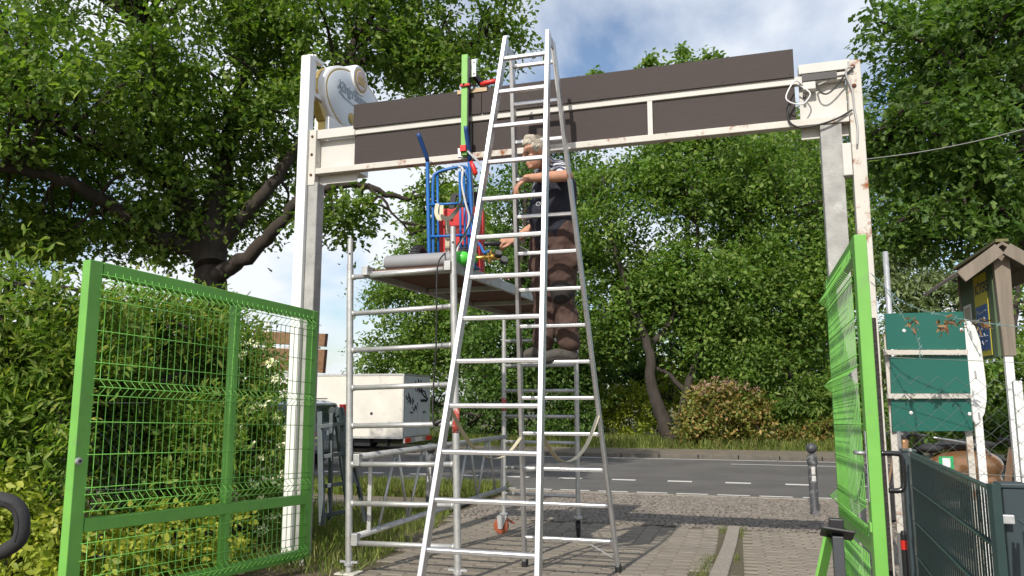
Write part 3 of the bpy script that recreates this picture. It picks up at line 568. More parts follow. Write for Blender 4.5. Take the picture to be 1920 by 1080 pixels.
# wiring at the right end
def cable(name, pts, r, m, label=None, parent=None, cat='cable', n=6, sp=8):
    o = MB().tube(spline(pts, sp), r, n).build(name, m, parent, smooth=True)
    if label: tag(o, label, cat)
    return o
def bp(px, py, off): t, z = Bpx(px, py, off); return B(t, z, off)
jb = thing('junction_box', 'cream junction box with loose cables at right end of beam', 'junction box', bp(1516, 165, 0))
MB().box(bp(1517, 163, .03), (.085, .06, .055), BD).build('housing', m_cream, jb, bevel=.006)
MB().lathe([(.012, 0), (.012, .02), (.007, .03)], bp(1508, 178, .03), (0, 0, -1), 8).build('cable_gland', m_black, jb)
cable('white_cable_loop', [bp(1511, 170, .03), bp(1505, 160, .06), bp(1490, 152, .09), bp(1474, 180, .10), bp(1482, 192, .10), bp(1505, 195, .09), bp(1519, 178, .08), bp(1512, 168, .06), bp(1495, 158, .05)], .0055, mat('cable_white', (.7, .7, .7), .4), 'white cable loop hanging from junction box on the beam')
cable('black_cable_loop', [bp(1490, 185, .07), bp(1478, 205, .08), bp(1480, 228, .08), bp(1500, 239, .08), bp(1535, 234, .09), bp(1570, 222, .08), bp(1598, 206, .07)], .007, m_cableb, 'thick black cable sagging below right end of the beam')
cable('black_cable', [bp(1532, 158, .04), bp(1538, 172, .05), bp(1550, 176, .05), bp(1565, 165, .05), bp(1585, 140, .06), bp(1600, 128, .07)], .006, m_cableb, 'black cable running from junction box up to the corner')
cable('grey_cable', [bp(1600, 126, .07), bp(1588, 128, .08), bp(1587, 142, .08), bp(1598, 170, .07), bp(1602, 205, .06), bp(1608, 240, .07), bp(1607, 272, .075)], .007, m_cableg, 'grey cable curving down beside the rusty right post')
cable('grey_cable', [bp(1532, 160, .03), bp(1550, 152, .03), bp(1570, 142, .04), bp(1600, 138, .05)], .006, m_cableg, 'short grey cable beside the junction box')
# overhead wire to the right
a = bp(1612, 300, .0); b = P(1990, 223, 4.6); cable('overhead_wire', [a, a.lerp(b, .33)+Vector((0, 0, -.03)), a.lerp(b, .66)+Vector((0, 0, -.03)), b], .0035, mat('wire_grey', (.2, .2, .2), .6), 'grey twisted wire running from right post out of the picture', cat='wire', sp=12)

# ---- projecting oval brewery sign on the left post
S0 = B(-.08, 0, .02); SD = BN; SN = BD                 # runs back towards the street, face looks right
def S(s, z, o=0): q = S0+SD*s+SN*o; q.z = z; return q
SG = thing('brewery_sign', 'oval white and gold brewery lightbox sign on the left post', 'sign', S(.1, 3.8))
def oval(c, a, b, o, n=40, tilt=0): return [S(c[0]+a*math.cos(2*math.pi*k/n), c[1]+b*math.sin(2*math.pi*k/n), o) for k in range(n)]
C = (.74, 4.29); A, Bb = .60, .345
def disc(rings, n=40):     # rings: (a, b, offset)
    mb = MB(); vs = []; 
    for a, b, o in rings: vs += oval(C, a, b, o, n)
    fs = [tuple(range(n-1, -1, -1)), tuple((len(rings)-1)*n+k for k in range(n))]
    for i in range(len(rings)-1): fs += [(i*n+k, i*n+(k+1) % n, (i+1)*n+(k+1) % n, (i+1)*n+k) for k in range(n)]
    return mb.add(vs, fs)
disc([(A, Bb, -.07), (A, Bb, .0)]).build('gold_rim', m_gold, SG, auto=40)
disc([(A+.004, Bb+.004, .001), (A+.004, Bb+.004, .05), (A-.02, Bb-.02, .066)]).build('white_rim', m_white, SG, auto=40)
disc([(A-.022, Bb-.022, .0665), (A-.032, Bb-.032, .069)]).build('gold_ring', m_gold, SG, auto=40)
fc = disc([(A-.04, Bb-.04, .0695), (A-.05, Bb-.05, .075), (A-.25, Bb-.15, .084)]).build('face', m_signw, SG, auto=30)
text('lettering', 'König Pilsener', m_silver, fc, S(.33, 4.335, .0865), SD, UP, .132, .25, .003, .78, .0025)
MB().add([S(.36, 4.30, .0865), S(.44, 4.275, .0865), S(.70, 4.262, .0865), S(1.15, 4.28, .0865), S(.70, 4.272, .0865), S(.46, 4.295, .0865), S(.38, 4.33, .0865)], [(0, 1, 2, 3, 4, 5, 6)]).build('underline_flourish', m_silver, fc)
MB().lathe([(.055, 0), (.055, .006), (.03, .012)], S(.60, 4.13, .085), SN, 14).build('seal', m_gold, fc)
md = MB().lathe([(.155, -.12), (.155, .07), (.14, .095)], S(.74, 4.56, 0), SN, 28).build('crown_medallion', m_white, SG, auto=40)
MB().lathe([(.118, 0), (.112, .004)], S(.74, 4.56, .0955), SN, 28).build('medallion_ring', m_gold, md, auto=40)
MB().lathe([(.098, 0), (.09, .003)], S(.74, 4.56, .1), SN, 28).build('medallion_face', mat('medallion_pink', (.62, .50, .50), .4), md)
cw = [(-.06, -.045), (.06, -.045), (.072, .03), (.045, .0), (.03, .05), (.0, .015), (-.03, .05), (-.045, .0), (-.072, .03)]
MB().prism([S(.74+x, 4.56+y, .1035) for x, y in cw], SN*.004).build('crown_emblem', m_gold, md)
for z in (4.50, 4.17):
    MB().hexa([S(.0, z-.02, -.025), S(.18, z-.02, -.025), S(.18, z-.02, .025), S(.0, z-.02, .025), S(.0, z+.02, -.025), S(.18, z+.02, -.025), S(.18, z+.02, .025), S(.0, z+.02, .025)]).build('wall_bracket', m_white, SG, bevel=.004)
MB().bar(S(.07, 4.13, 0), S(.07, 4.54, 0), .03, .03).build('mounting_strip', m_white, SG)
def sbox(mb, s0, s1, z0, z1, o0, o1): return mb.hexa([S(s0, z0, o0), S(s0, z0, o1), S(s1, z0, o1), S(s1, z0, o0), S(s0, z1, o0), S(s0, z1, o1), S(s1, z1, o1), S(s1, z1, o0)])
lw = sbox(MB(), .22, .98, 3.66, 4.02, -.075, .075).build('lower_lightbox', m_white, SG, bevel=.008)
sbox(MB(), .2165, .2205, 3.665, 4.03, -.035, .04).build('gold_stripe', m_gold, SG)
MB().prism([S(.09, 4.12, -.04), S(.2, 3.98, -.04), S(.26, 3.98, -.04), S(.22, 4.08, -.04)], SN*.08).build('gold_bracket', m_gold, SG)

# ---- light green square tube clamped to the beam
GT = thing('green_tube', 'light green square steel tube clamped upright to the beam', 'steel tube', bp(874, 300, .10))
t0, zt = Bpx(873, 104, .10); _, zb = Bpx(876, 292, .10)
bbox(MB(), t0-.026, t0+.026, zb, zt, .064, .124).build('tube', m_lgreen, GT, bevel=.004)
bbox(MB(), t0+.027, t0+.034, zb+.02, zt-.03, .062, .118).build('painted_shade_flank', m_black, GT)  # added black sheet: stands in for shade on the tube's unlit right side
pl_ = bbox(MB(), t0+.035, t0+.075, zt-.17, zt-.02, .05, .058).build('steel_plate', m_galv, GT, bevel=.002)
for z in (zt-.05, zt-.145): MB().lathe([(.007, 0), (.007, .004)], B(t0+.058, z, .058), -BN, 8).build('bolt', m_black, pl_)
bbox(MB(), t0-.045, t0-.027, zt-.2, zt-.05, .05, .06).build('steel_plate', m_galv, GT, bevel=.002)
MB().bar(B(t0+.05, zt-.15, .03), B(t0+.26, zt-.40, -.35), .04, .04).build('brace_arm', m_black, GT, bevel=.003)
tag(bbox(MB(), t0-.085, t0+.17, 3.955, 3.992, .054, .062).build('wood_batten', m_wood, bevel=.002), 'short pale wooden batten under the clamp on the board top', 'batten')
CL = thing('screw_clamp', 'red handled screw clamp holding green tube to upper board', 'clamp', B(t0, 3.99, .12))
MB().bar(B(t0-.03, 3.995, .132), B(t0+.05, 3.995, .132), .022, .02).build('jaw', m_red, CL, bevel=.003)
MB().bar(B(t0-.005, 4.0, .146), B(t0+.08, 4.01, .06), .018, .012).build('rail', m_black, CL)
MB().tube([B(t0+.12, 4.012, .07), B(t0+.16, 4.018, .07), B(t0+.24, 4.024, .07), B(t0+.25, 4.024, .07)], [.014, .02, .02, .012], 10).build('handle', m_red, CL, smooth=True)
CL = thing('screw_clamp', 'red handled screw clamp below the beam beside the hand truck', 'clamp', B(t0, 3.42, .12))
MB().box(B(t0, 3.47, .136), (.05, .02, .05), BD).build('jaw', m_red, CL, bevel=.003)
MB().bar(B(t0-.035, 3.47, .13), B(t0-.03, 3.40, .13), .022, .03).build('bracket', m_galv, CL)
MB().bar(B(t0+.03, 3.45, .12), B(t0+.2, 3.27, .02), .006, .016).build('rail', m_galv, CL)
MB().tube([B(t0+.06, 3.36, .12), B(t0+.075, 3.33, .12), B(t0+.10, 3.26, .12), B(t0+.104, 3.25, .12)], [.012, .018, .02, .012], 10).build('handle', m_red, CL, smooth=True)

# ---- aluminium stepladder
def lpt(px, py, front):
    return onp(px, py, -.231, .30, 5.2-.231*3.92+.3*.1) if front else onp(px, py, .249, .30, 5.4+.249*3.96+.3*.25)
def ext(a, b, z): return a+(b-a)*((z-a.z)/(b.z-a.z))
LD = thing('stepladder', 'tall aluminium A-frame stepladder standing in front of the beam', 'ladder', (.3, 5.3, .2))
rails = {}
for fr, (lt, lbm, rt, rbm) in ((True, ((949, 72), (790, 1080), (1028, 60), (1009, 1080))), (False, ((960, 108), (984, 1045), (1036, 78), (1159, 1064)))):
    for sd, (tp, bt) in (('l', (lt, lbm)), ('r', (rt, rbm))):
        a, b = lpt(*tp, fr), lpt(*bt, fr)
        if fr: b = ext(a, b, gz(b.x, b.y-.2)+.005)
        else: b = ext(a, b, gz(b.x, b.y)+.005)
        rails[fr, sd] = (a, b); d = (b-a).normalized(); nrm = Vector((.3, 1, 0)).normalized()
        rl = MB().bar(a, b, .030 if fr else .028, .066, BD).build('front_rail' if fr else 'rear_rail', m_alu, LD, bevel=.004)
        MB().bar(b-d*.05, b+d*.004, .036, .072, BD).build('rubber_foot', m_rubber, rl)
for fr, z0, dz, n in ((True, 3.92, .2728, 14), (False, 3.96, .2717, 14)):
    (la, lb2), (ra, rb2) = rails[fr, 'l'], rails[fr, 'r']
    for k in range(n):
        z = z0-dz*k
        if fr and z < .35: continue
        a, b = ext(la, lb2, z), ext(ra, rb2, z); x = (b-a).normalized()
        MB().prism([a-x*.0+q for q in (Vector((0, -.016, -.014)), Vector((0, .016, -.014)), Vector((0, .018, .008)), Vector((0, .008, .016)), Vector((0, -.008, .016)), Vector((0, -.018, .008)))], b-a).build('rung', m_alu, LD, bevel=.003, seg=1)
for sd in 'lr': MB().box((rails[True, sd][0]+rails[False, sd][0])/2+Vector((0, 0, -.03)), (.012, .20, .075), BD).build('hinge_plate', m_galv, LD, bevel=.004)
for sd, s_ in (('l', 1), ('r', -1)):
    f0, f1 = ext(*rails[True, sd], 1.47), ext(*rails[False, sd], 1.22)
    if sd == 'r': f0, f1 = ext(*rails[True, sd], 1.30), ext(*rails[False, sd], 1.40)
    mid = f0.lerp(f1, .5)+Vector((0, 0, -.24)); cv = spline([f0, f0.lerp(mid, .5)+Vector((0, 0, -.07)), mid, f1.lerp(mid, .5)+Vector((0, 0, -.06)), f1], 5)
    st = MB()
    for p_, q_ in zip(cv, cv[1:]): st.bar(p_, q_, .028, .003, BD)
    st.build('safety_strap', m_strap, LD)
a = ext(*rails[False, 'r'], .42); b = ext(*rails[False, 'r'], .20); MB().bar(a.lerp(ext(*rails[False, 'l'], .46), .35), b+Vector((0, 0, .08)), .012, .01).build('corner_brace', m_alu, LD)
a = ext(*rails[False, 'l'], .42); MB().bar(a.lerp(ext(*rails[False, 'r'], .46), .25)+Vector((0, 0, .0)), ext(*rails[False, 'l'], .27), .012, .01).build('corner_brace', m_alu, LD)

# ---- mobile scaffold
SC = thing('scaffold_tower', 'grey aluminium mobile scaffold tower with plywood deck behind the ladder', 'scaffold', (-.3, 7, .15))
FL, FR = Vector((-1.185, 5.85, 0)), Vector((-.372, 5.56, 0)); RL, RR = Vector((-.09, 8.76, 0)), Vector((.705, 8.5, 0))
def up_(q, z): return Vector((q.x, q.y, z))
for q, z0, z1 in ((FL, gz(FL.x, FL.y)+.02, 2.73), (FR, gz(FR.x, FR.y)+.02, 2.76), (RL, .24, 2.46), (RR, .24, 2.46)):
    lean = Vector((-.025*(z1-z0), 0, 0)) if q in (FL, FR) else Vector((0, 0, 0))
    up = MB().tube([up_(q, z0)-lean*.0, up_(q, z1-.20)+lean*.93, up_(q, z1-.199)+lean*.93, up_(q, z1)+lean], [.0255, .0255, .021, .021], 14).build('upright', m_alud, SC, auto=40)
    if q in (FL, FR):
        MB().lathe([(.008, 0), (.008, .004)], up_(q, z1-.12)+lean*.95+Vector((0, -.0205, 0)), (0, -1, 0), 8).build('pin_hole', m_black, up)
        g0 = gz(q.x, q.y); MB().lathe([(.02, 0), (.02, .1)], up_(q, g0), (0, 0, 1), 10).build('spindle', m_galv, up)
        MB().lathe([(.036, .06), (.036, .08)], up_(q, g0), (0, 0, 1), 8).build('wing_nut', m_galv, up)
        for k in range(2): MB().bar(up_(q, g0+.085)-BD*.07, up_(q, g0+.085)+BD*.07, .02, .014).build('wing', m_galv, up) if k else MB().box(up_(q, g0+.008), (.16, .15, .012), BD).build('base_plate', mat('dirty_white_plate', (.55, .53, .46), .9, var=.3, scale=20), up, bevel=.004)
tilt = .026
for i in range(8):
    z = 2.44-.28*i
    l0 = -.025*(z-.3)
    MB().tube([up_(FL, z-.012)+Vector((l0, 0, 0)), up_(FR, z+.012)+Vector((l0, 0, 0))], .019, 12).build('rung', m_alud, SC, smooth=True)
    for q in (0, 1):
        A_, B_ = up_(FL, z-.012)+Vector((l0, 0, 0)), up_(FR, z+.012)+Vector((l0, 0, 0)); d = (B_-A_).normalized()
        p_ = A_+d*.024 if q == 0 else B_-d*.024; MB().lathe([(.024, 0), (.024, .012), (.02, .02)], p_, d if q == 0 else -d, 12).build('weld_collar', m_alud, SC, smooth=True)
    MB().tube([up_(RL, z), up_(RR, z)], .019, 12).build('rung', m_alud, SC, smooth=True)
m_redtape = mat('red_marking', (.45, .06, .04), .7, var=.3, scale=40, rust=.8, rcol=(.5, .5, .48), rscale=40, rpos=.5)
for q, z0, z1, l0 in ((FR, 1.27, 1.44, -.025*1.05), (RL, 1.38, 1.52, 0)): MB().tube([up_(q, z0)+Vector((l0, 0, 0)), up_(q, z1)+Vector((l0, 0, 0))], .0262, 14).build('red_marking_band', m_redtape, SC, smooth=True)
# castors
def castor(q, nm, ang, tyre):
    g0 = gz(q.x, q.y); r = .085; cc = up_(q, g0+r); ax = Vector((math.cos(ang), math.sin(ang), 0)); fw = Vector((-ax.y, ax.x, 0)); cc = cc+fw*.03
    cst = MB().lathe([(.045, 0), (.045, .02), (.02, .03), (.02, .06)], up_(q, g0+.20), (0, 0, 1), 12).build('castor', m_galv, SC)
    MB().lathe([(.03, -.02), (.07, -.02), (r, -.012), (r, .012), (.07, .02), (.03, .02)], cc, ax, 22).build('wheel', tyre, cst, auto=40)
    for s_ in (-1, 1): MB().prism([cc+ax*s_*.028+fw*a+UP*b for a, b in ((-.02, -.03), (.025, -.03), (.04, .11), (-.075, .11))], ax*s_*.004).build('fork', m_galv, cst)
    MB().bar(cc+fw*-.02+UP*.09, cc+fw*-.15+UP*.03, .045, .012).build('brake_pedal', mat('brake_red', (.35, .07, .04), .7) if 'red' in nm else m_black, cst)
castor(RL, 'red', R(75), mat('orange_wheel', (.33, .09, .04), .6, var=.2)); castor(RR, 'black', R(-8), m_rubber)
# deck
dk = MB(); da = (RL-FL).normalized(); db = (FR-FL).normalized()
c0, c1 = up_(FL, 0)+db*.09, up_(FR, 0)-db*.05
m_ply = mat('plywood_brown', (.12, .055, .035), .8, var=.2, scale=9)
def dq(a, b, z): q = c0.lerp(c1, a)+da*b; q.z = z; return q
DL = 3.02
dk.hexa([dq(0, .03, 2.47), dq(1, .03, 2.47), dq(1, DL, 2.47), dq(0, DL, 2.47), dq(0, .03, 2.485), dq(1, .03, 2.485), dq(1, DL, 2.485), dq(0, DL, 2.485)])
deck = dk.build('deck', m_ply, SC)
for a in (0, 1): MB().bar(dq(a, .0, 2.46), dq(a, DL+.03, 2.46), .03, .08, db).build('side_profile', m_alud, deck, bevel=.003)
for b in (.02, 1.0, 2.0, DL-.02): MB().bar(dq(.03, b, 2.447), dq(.97, b, 2.447), .05, .04, da).build('cross_profile', m_alud, deck)
for a in (.02, .96):
    for b, s_ in ((-.0, -1), (DL, 1)): MB().box(dq(a, b+s_*.03, 2.465), (.05, .09, .07), db).build('hook', m_alud, deck, bevel=.004)
# lattice side frame
lt = up_(FL, 1.085)+db*.06; lr_ = up_(RL, 1.10)+Vector((.02, -.12, 0)); lbt = up_(FL, .52)+db*.06; lbr = up_(RL, .55)+Vector((.02, -.12, 0))
MB().tube([lt, lr_], .024, 12).build('lattice_chord', m_alud, SC, smooth=True); MB().tube([lbt, lbr], .024, 12).build('lattice_chord', m_alud, SC, smooth=True)
nz = 5
for k in range(nz):
    f0, f1 = .10+k*.16, .18+k*.16
    MB().tube([lbt.lerp(lbr, f0), lt.lerp(lr_, f1)], .0115, 8).build('lattice_strut', m_alud, SC, smooth=True)
    MB().tube([lt.lerp(lr_, f1+.015), lbt.lerp(lbr, f0+.16)], .0115, 8).build('lattice_strut', m_alud, SC, smooth=True)
for f_ in (.055, .965): MB().bar(lbt.lerp(lbr, f_), lt.lerp(lr_, f_), .03, .03).build('lattice_post', m_alud, SC, bevel=.003)
for q in (lt, lbt): MB().box(q-da*.02+Vector((0, 0, -.02)), (.05, .05, .085), db).build('lattice_hook', m_alud, SC, bevel=.004)
# cable hanging from the deck
cable('hanging_cable', [P(838, 472, 5.75), P(824, 488, 5.5), P(819, 520, 5.48), P(818, 640, 5.5), P(813, 720, 5.52), P(812, 790, 5.5), P(822, 798, 5.5)], .006, m_cableb, 'thin black cable hanging from the deck down the scaffold')
tag(MB().tube([P(812, 796, 5.49), P(818, 793, 5.49), P(830, 787, 5.49), P(836, 790, 5.49)], [.012, .016, .016, .01], 8).build('cable_plug', m_black, smooth=True), 'black cable plug lying on a scaffold rung', 'plug')

# ---- things on the deck
DZ = 2.487
GC = thing('gas_cylinder', 'grey gas cylinder with green shoulder lying on the deck', 'gas cylinder', (-.5, 6.0, DZ))
ga, gb = Vector((-.975, 5.88, DZ+.058)), Vector((-.355, 5.68, DZ+.058)); gd = (gb-ga).normalized()
gl = (gb-ga).length
MB().lathe([(.03, 0), (.05, .008), (.057, .03), (.057, gl-.08)], ga, gd, 28).build('body', mat('cylinder_grey', (.27, .27, .28), .45, var=.08, spec=.5), GC, auto=50)
MB().lathe([(.0575, gl-.081), (.0575, gl-.02), (.052, gl+.01), (.04, gl+.03), (.032, gl+.036)], ga, gd, 28).build('green_shoulder', mat('cylinder_green', (.08, .55, .06), .3), GC, auto=50)
MB().lathe([(.036, gl+.034), (.036, gl+.095), (.03, gl+.1)], ga, gd, 20).build('neck_ring', MATS['cylinder_green'], GC, auto=50)
MB().lathe([(.016, gl+.1), (.016, gl+.16), (.01, gl+.165)], ga, gd, 12).build('valve', m_brass, GC, auto=50)
RG = thing('gas_regulator', 'brass gas regulator with two black round gauges beside the ladder', 'regulator', ga+gd*(gl+.17))
v0 = ga+gd*(gl+.17)
MB().lathe([(.012, -.01), (.018, 0), (.018, .03), (.024, .032), (.024, .06), (.014, .07)], v0, gd, 12).build('body', m_brass, RG, auto=40)
MB().lathe([(.02, 0), (.02, .03), (.012, .04)], v0+gd*.03+UP*.015, (0, -.3, 1), 10).build('adjusting_knob', m_brass, RG, auto=40)
MB().lathe([(.013, 0), (.013, .05)], v0+gd*.03, (0, -.5, -1), 10).build('hose_outlet', m_brass, RG, auto=40)
for i, (o, d) in enumerate(((gd*.10+UP*.03, Vector((.25, -.6, .5))), (gd*.145-UP*.022, Vector((.25, -.7, .35))))):
    g_ = MB().lathe([(.031, -.03), (.031, .0), (.028, .003)], v0+o, d, 20).build('gauge', m_black, RG, auto=40)
    MB().lathe([(.026, 0), (.026, .001)], v0+o+d.normalized()*.0035, d, 20).build('dial', mat('gauge_dial', (.10, .10, .10), .3), g_)
    MB().tube([v0+gd*.045, v0+o-d.normalized()*.02], .006, 6).build('stem', m_brass, RG)
# hand truck
HT = thing('hand_truck', 'blue tubular hand truck with black tyres standing on the deck', 'hand truck', (-.5, 6.6, DZ))
HY = 5.95
def hq(px, py, dy=0): return P(px, py, HY+dy)
def hb(px, z, dy=0):
    r = ray(px, 470); q = P(px, 470, HY+dy); q.z = z; return q
for nm, top, knee, bot in (('l', (784, 250), (802, 300), 806), ('r', (873, 236), (881, 300), 890)):
    k = hq(*knee); b_ = hb(bot, DZ+.02); tp = hq(*top, -.10)
    MB().tube(spline([k.lerp(tp, .0), k+Vector((0, 0, -.1)), b_], 4), .0155, 10).build('side_rail', m_blue, HT, smooth=True)
    MB().tube([tp, tp.lerp(k, .12), k.lerp(tp, .12), k+Vector((0, 0, -.015))], [.017, .0185, .0175, .0165], 10).build('handle_grip', mat('dark_blue_grip', (.012, .055, .20), .45), HT, smooth=True)
hoop = [hb(813, DZ+.02, .02), hq(812, 400, .02), hq(812, 340, .02), hq(818, 325, .02), hq(840, 317, .02), hq(868, 313, .02), hq(876, 325, .02), hq(878, 400, .02), hb(882, DZ+.02, .02)]
MB().tube(spline(hoop, 6), .0125, 10).build('inner_hoop', m_blue, HT, smooth=True)
for px in (820, 862, 870): MB().tube([hq(px, 322, .03), hb(px+3, DZ+.02, .03)], .010, 8).build('upright_bar', m_blue, HT, smooth=True)
for py in (380, 440): MB().tube([hq(804, py+4, .0), hq(886, py, .0)], .010, 8).build('cross_bar', m_blue, HT, smooth=True)
MB().box(hb(848, DZ+.012, -.10), (.40, .22, .012), db).build('toe_plate', m_blue, HT, bevel=.003)
for px, dy, rr in ((786, .12, .115), (876, .10, .115)):
    cc = hb(px, DZ+rr+.004, dy)
    wh = MB().lathe([(.05, -.035), (.085, -.04), (rr-.008, -.03), (rr, -.012), (rr, .012), (rr-.008, .03), (.085, .04), (.05, .035)], cc, db, 26).build('wheel', m_rubber, HT, auto=45)
    tr = MB()
    for k in range(26):
        a = 2*math.pi*k/26; d = Vector((-db.y, db.x, 0))*math.cos(a)+UP*math.sin(a); tr.box(cc+d*(rr+.001), (.055, .012, .006), db, d)
    tr.build('tread', m_rubber, wh)
    MB().lathe([(.05, -.03), (.05, .03)], cc, db, 16).build('hub', m_galv, wh)
# red welding machine
WM = thing('welding_machine', 'red welding machine strapped to the blue hand truck', 'welding machine', (-.4, 6.95, DZ))
WY = 6.12
def wq(px, z, dy=0): q = P(px, 430, WY+dy); q.z = z; return q
a, b = wq(822, DZ+.01), wq(906, DZ+.01); x_ = (b-a).normalized(); y_ = Vector((-x_.y, x_.x, 0)); wd_ = (b-a).length
MB().hexa([a, b, b+y_*.42, a+y_*.42, a+UP*.54, b+UP*.57, b+UP*.57+y_*.42, a+UP*.54+y_*.42]).build('case', m_red, WM, bevel=.015)
for px0, px1 in ((822, 838), (874, 906)):
    pa, pb = wq(px0, DZ+.02, -.006), wq(px1, DZ+.02, -.006); MB().hexa([pa, pb, pb+y_*.005, pa+y_*.005, pa+UP*.50, pb+UP*.53, pb+UP*.53+y_*.005, pa+UP*.50+y_*.005]).build('front_rib', m_red, WM, bevel=.004)
for ix in range(7):
    for iz in range(5):
        c = wq(845+ix*3.2+(1.6 if iz % 2 else 0), DZ+.33+iz*.014, -.007); MB().lathe([(.0045, 0), (.0045, .003)], c, -y_, 6).build('vent_hole', m_black, WM)
hd = MB(); h0, h1 = wq(846, DZ+.545, .02), wq(896, DZ+.56, .02)
hd.bar(h0, h0+UP*.13+x_*.02, .05, .04, x_).bar(h1, h1+UP*.13-x_*.02, .05, .04, x_).bar(h0+UP*.12, h1+UP*.12, .035, .03); hd.build('carry_handle', m_black, WM, bevel=.006)
MB().lathe([(.014, 0), (.014, .006)], wq(845, DZ+.47, -.01), -y_, 12).build('control_knob', m_white, WM)
# strap, hose and cable around truck and machine
def strap(label, pts, wdt, m, sd):
    cv = spline(pts, 6); mb = MB()
    for p_, q_ in zip(cv, cv[1:]): mb.bar(p_, q_+(q_-p_)*.06, wdt, .004, sd)
    tag(mb.build('lashing_strap', m), label, 'strap')
strap('cream lashing strap looped over the hand truck bars', [hq(820, 382, -.01), hq(818, 400, -.04), hq(826, 412, -.05), hq(828, 385, -.01)], .03, m_strap, x_)
strap('dark lashing strap sagging across the red machine', [hq(826, 405, -.04), hq(840, 410, -.10), hq(852, 400, -.11), hq(866, 380, -.04)], .034, mat('strap_dark', (.12, .11, .09), .9), UP)
strap('vertical cream lashing strap in front of the red machine', [hq(838, 412, .1), hq(839, 440, .1), hb(838, DZ+.02, .1)], .035, m_strap, x_)
cable('gas_hose', [hq(860, 312, .0), hq(868, 318, -.05), hq(866, 345, -.08), hq(874, 385, -.10), hq(880, 410, -.10), hq(872, 440, -.12), hq(860, 460, -.15), hq(856, 478, -.2)], .009, mat('hose_grey', (.5, .5, .5), .4), 'grey hose looping down in front of the hand truck', cat='hose')
cable('black_hose', [hq(884, 320, -.02), hq(888, 370, -.06), hq(884, 410, -.1), hq(870, 440, -.14), hq(850, 470, -.3), P(838, 474, 5.78)], .006, m_cableb, 'thin black hose running from hand truck to the hanging cable', cat='hose')
cable('blue_hose', [hq(896, 455, -.1), hq(902, 462, -.3), hq(908, 474, -.45), v0+gd*.03+Vector((0, 0, .05))], .010, m_blue, 'short blue gas hose beside the regulator', cat='hose')
# ---- green gate leaves
def gate_leaf(name, label, h, e, z0h, z1h, z0e, z1e, mids, midz, wires, bulge, folds, low_folds, near_cover=True):
    h = Vector(h); e = Vector(e); d = (e-h); d.z = 0; LN = d.length; d.normalize(); nrm = Vector((-d.y, d.x, 0))
    if nrm.dot(-h) < 0: nrm = -nrm
    nrm = nrm*bulge
    def q(s, k, o=0):     # k: 0..1 height fraction
        p = h+d*s+nrm*o; t = s/LN; p.z = (z0h+(z0e-z0h)*t)*(1-k)+(z1h+(z1e-z1h)*t)*k; return p
    H = z1h-z0h; T = thing(name, label, 'gate', q(0, 0), None); fw = .07; k_ = fw/2/H
    def stile(nm, s, k0, k1, w_=fw): return MB().bar(q(s, k0), q(s, k1), w_, .06, d).build(nm, m_green, T, bevel=.004)
    stile('hinge_stile', fw/2, 0, 1); ls = stile('lock_stile', LN-fw/2, 0, 1, .085)
    def rl(nm, k, s0, s1, hh): return MB().bar(q(s0, k), q(s1, k), .056, hh, nrm).build(nm, m_green, T, bevel=.004)
    rl('top_rail', 1-.04/H, fw, LN-.085, .08); rl('bottom_rail', .035/H, fw, LN-.085, .07); rl('middle_rail', midz, fw, LN-.085, .07)
    for s in mids:
        stile('middle_stile', s, .07/H, midz-.035/H, .05); stile('middle_stile', s, midz+.035/H, 1-.08/H, .05)
    # welded mesh: vertical wires with stiffening folds, each bay
    for (ka, kb, fl) in ((midz+.02, 1-.05/H, folds), (.04/H, midz-.02, low_folds)):
        bays = [fw]+list(mids)+[LN-.085]
        def prof(s):
            pts = [q(s, ka, .034)]
            for f_ in fl:
                kk = ka+(kb-ka)*f_; dz = .045/H
                pts += [q(s, kk-dz, .034), q(s, kk, .034+.05), q(s, kk+dz, .034)]
            return pts+[q(s, kb, .034)]
        me = None; n = int((LN-fw-.085-.03)/wires)
        for i in range(n+1):
            s = fw+.02+i*wires
            MB().tube(prof(s), .0026, 5).build('mesh_wire', m_wgreen, T, smooth=True) 
        hs = []
        for f_ in fl:
            kk = ka+(kb-ka)*f_; dz = .045/H; hs += [(kk-dz, .039), (kk, .089), (kk+dz, .039)]
        hs += [(ka+(kb-ka)*f_, .039) for f_ in ((.12, .25, .38, .62, .75, .88) if len(fl) > 1 else (.35, .6, .85))]
        for kk, o in hs: MB().tube([q(fw*.6, kk, o), q(LN-.06, kk, o)], .0026, 5).build('cross_wire', m_wgreen, T, smooth=True)
    return T, q, d, nrm, LN, ls
hl = P(592, 583, 6.16); nl = P(165, 487, 4.25)
T, q, d, nrm, LN, ls = gate_leaf('gate_leaf', 'open green mesh gate leaf on the left with hedge behind it', (hl.x, hl.y, 0), (nl.x, nl.y, 0), .305, 2.20, .395, 2.275, [LN_ for LN_ in (.90,)], .232, .052, 1, (.06, .52, .95), (.08,))
kz = .55
MB().box(q(LN-.0005, .52), (.006, .028, .16), d).build('lock_recess', m_galv, ls); MB().box(q(LN+.003, .50), (.004, .016, .06), d).build('latch_slot', m_black, ls)
lk = q(LN-.01, .415, .034); MB().lathe([(.02, 0), (.02, .01), (.012, .014)], lk, nrm, 12).build('bolt_eye', m_alud, T); MB().lathe([(.008, 0), (.008, .004)], lk+nrm*.0145, nrm, 8).build('bolt_hole', m_black, T)
hr = P(1556, 528, 5.08); nr_ = P(1612, 440, 3.86)
T, q, d, nrm, LN, ls = gate_leaf('gate_leaf', 'open green mesh gate leaf on the right with black lever handle', (hr.x, hr.y, 0), (nr_.x, nr_.y, 0), .32, 2.28, .34, 2.335, [], .225, .05, 1, (.07, .55, .93), (.12,))
lp = MB().box(q(LN-.02, .42, .033), (.035, .004, .34), d).build('lock_plate', m_galv, ls, bevel=.002)
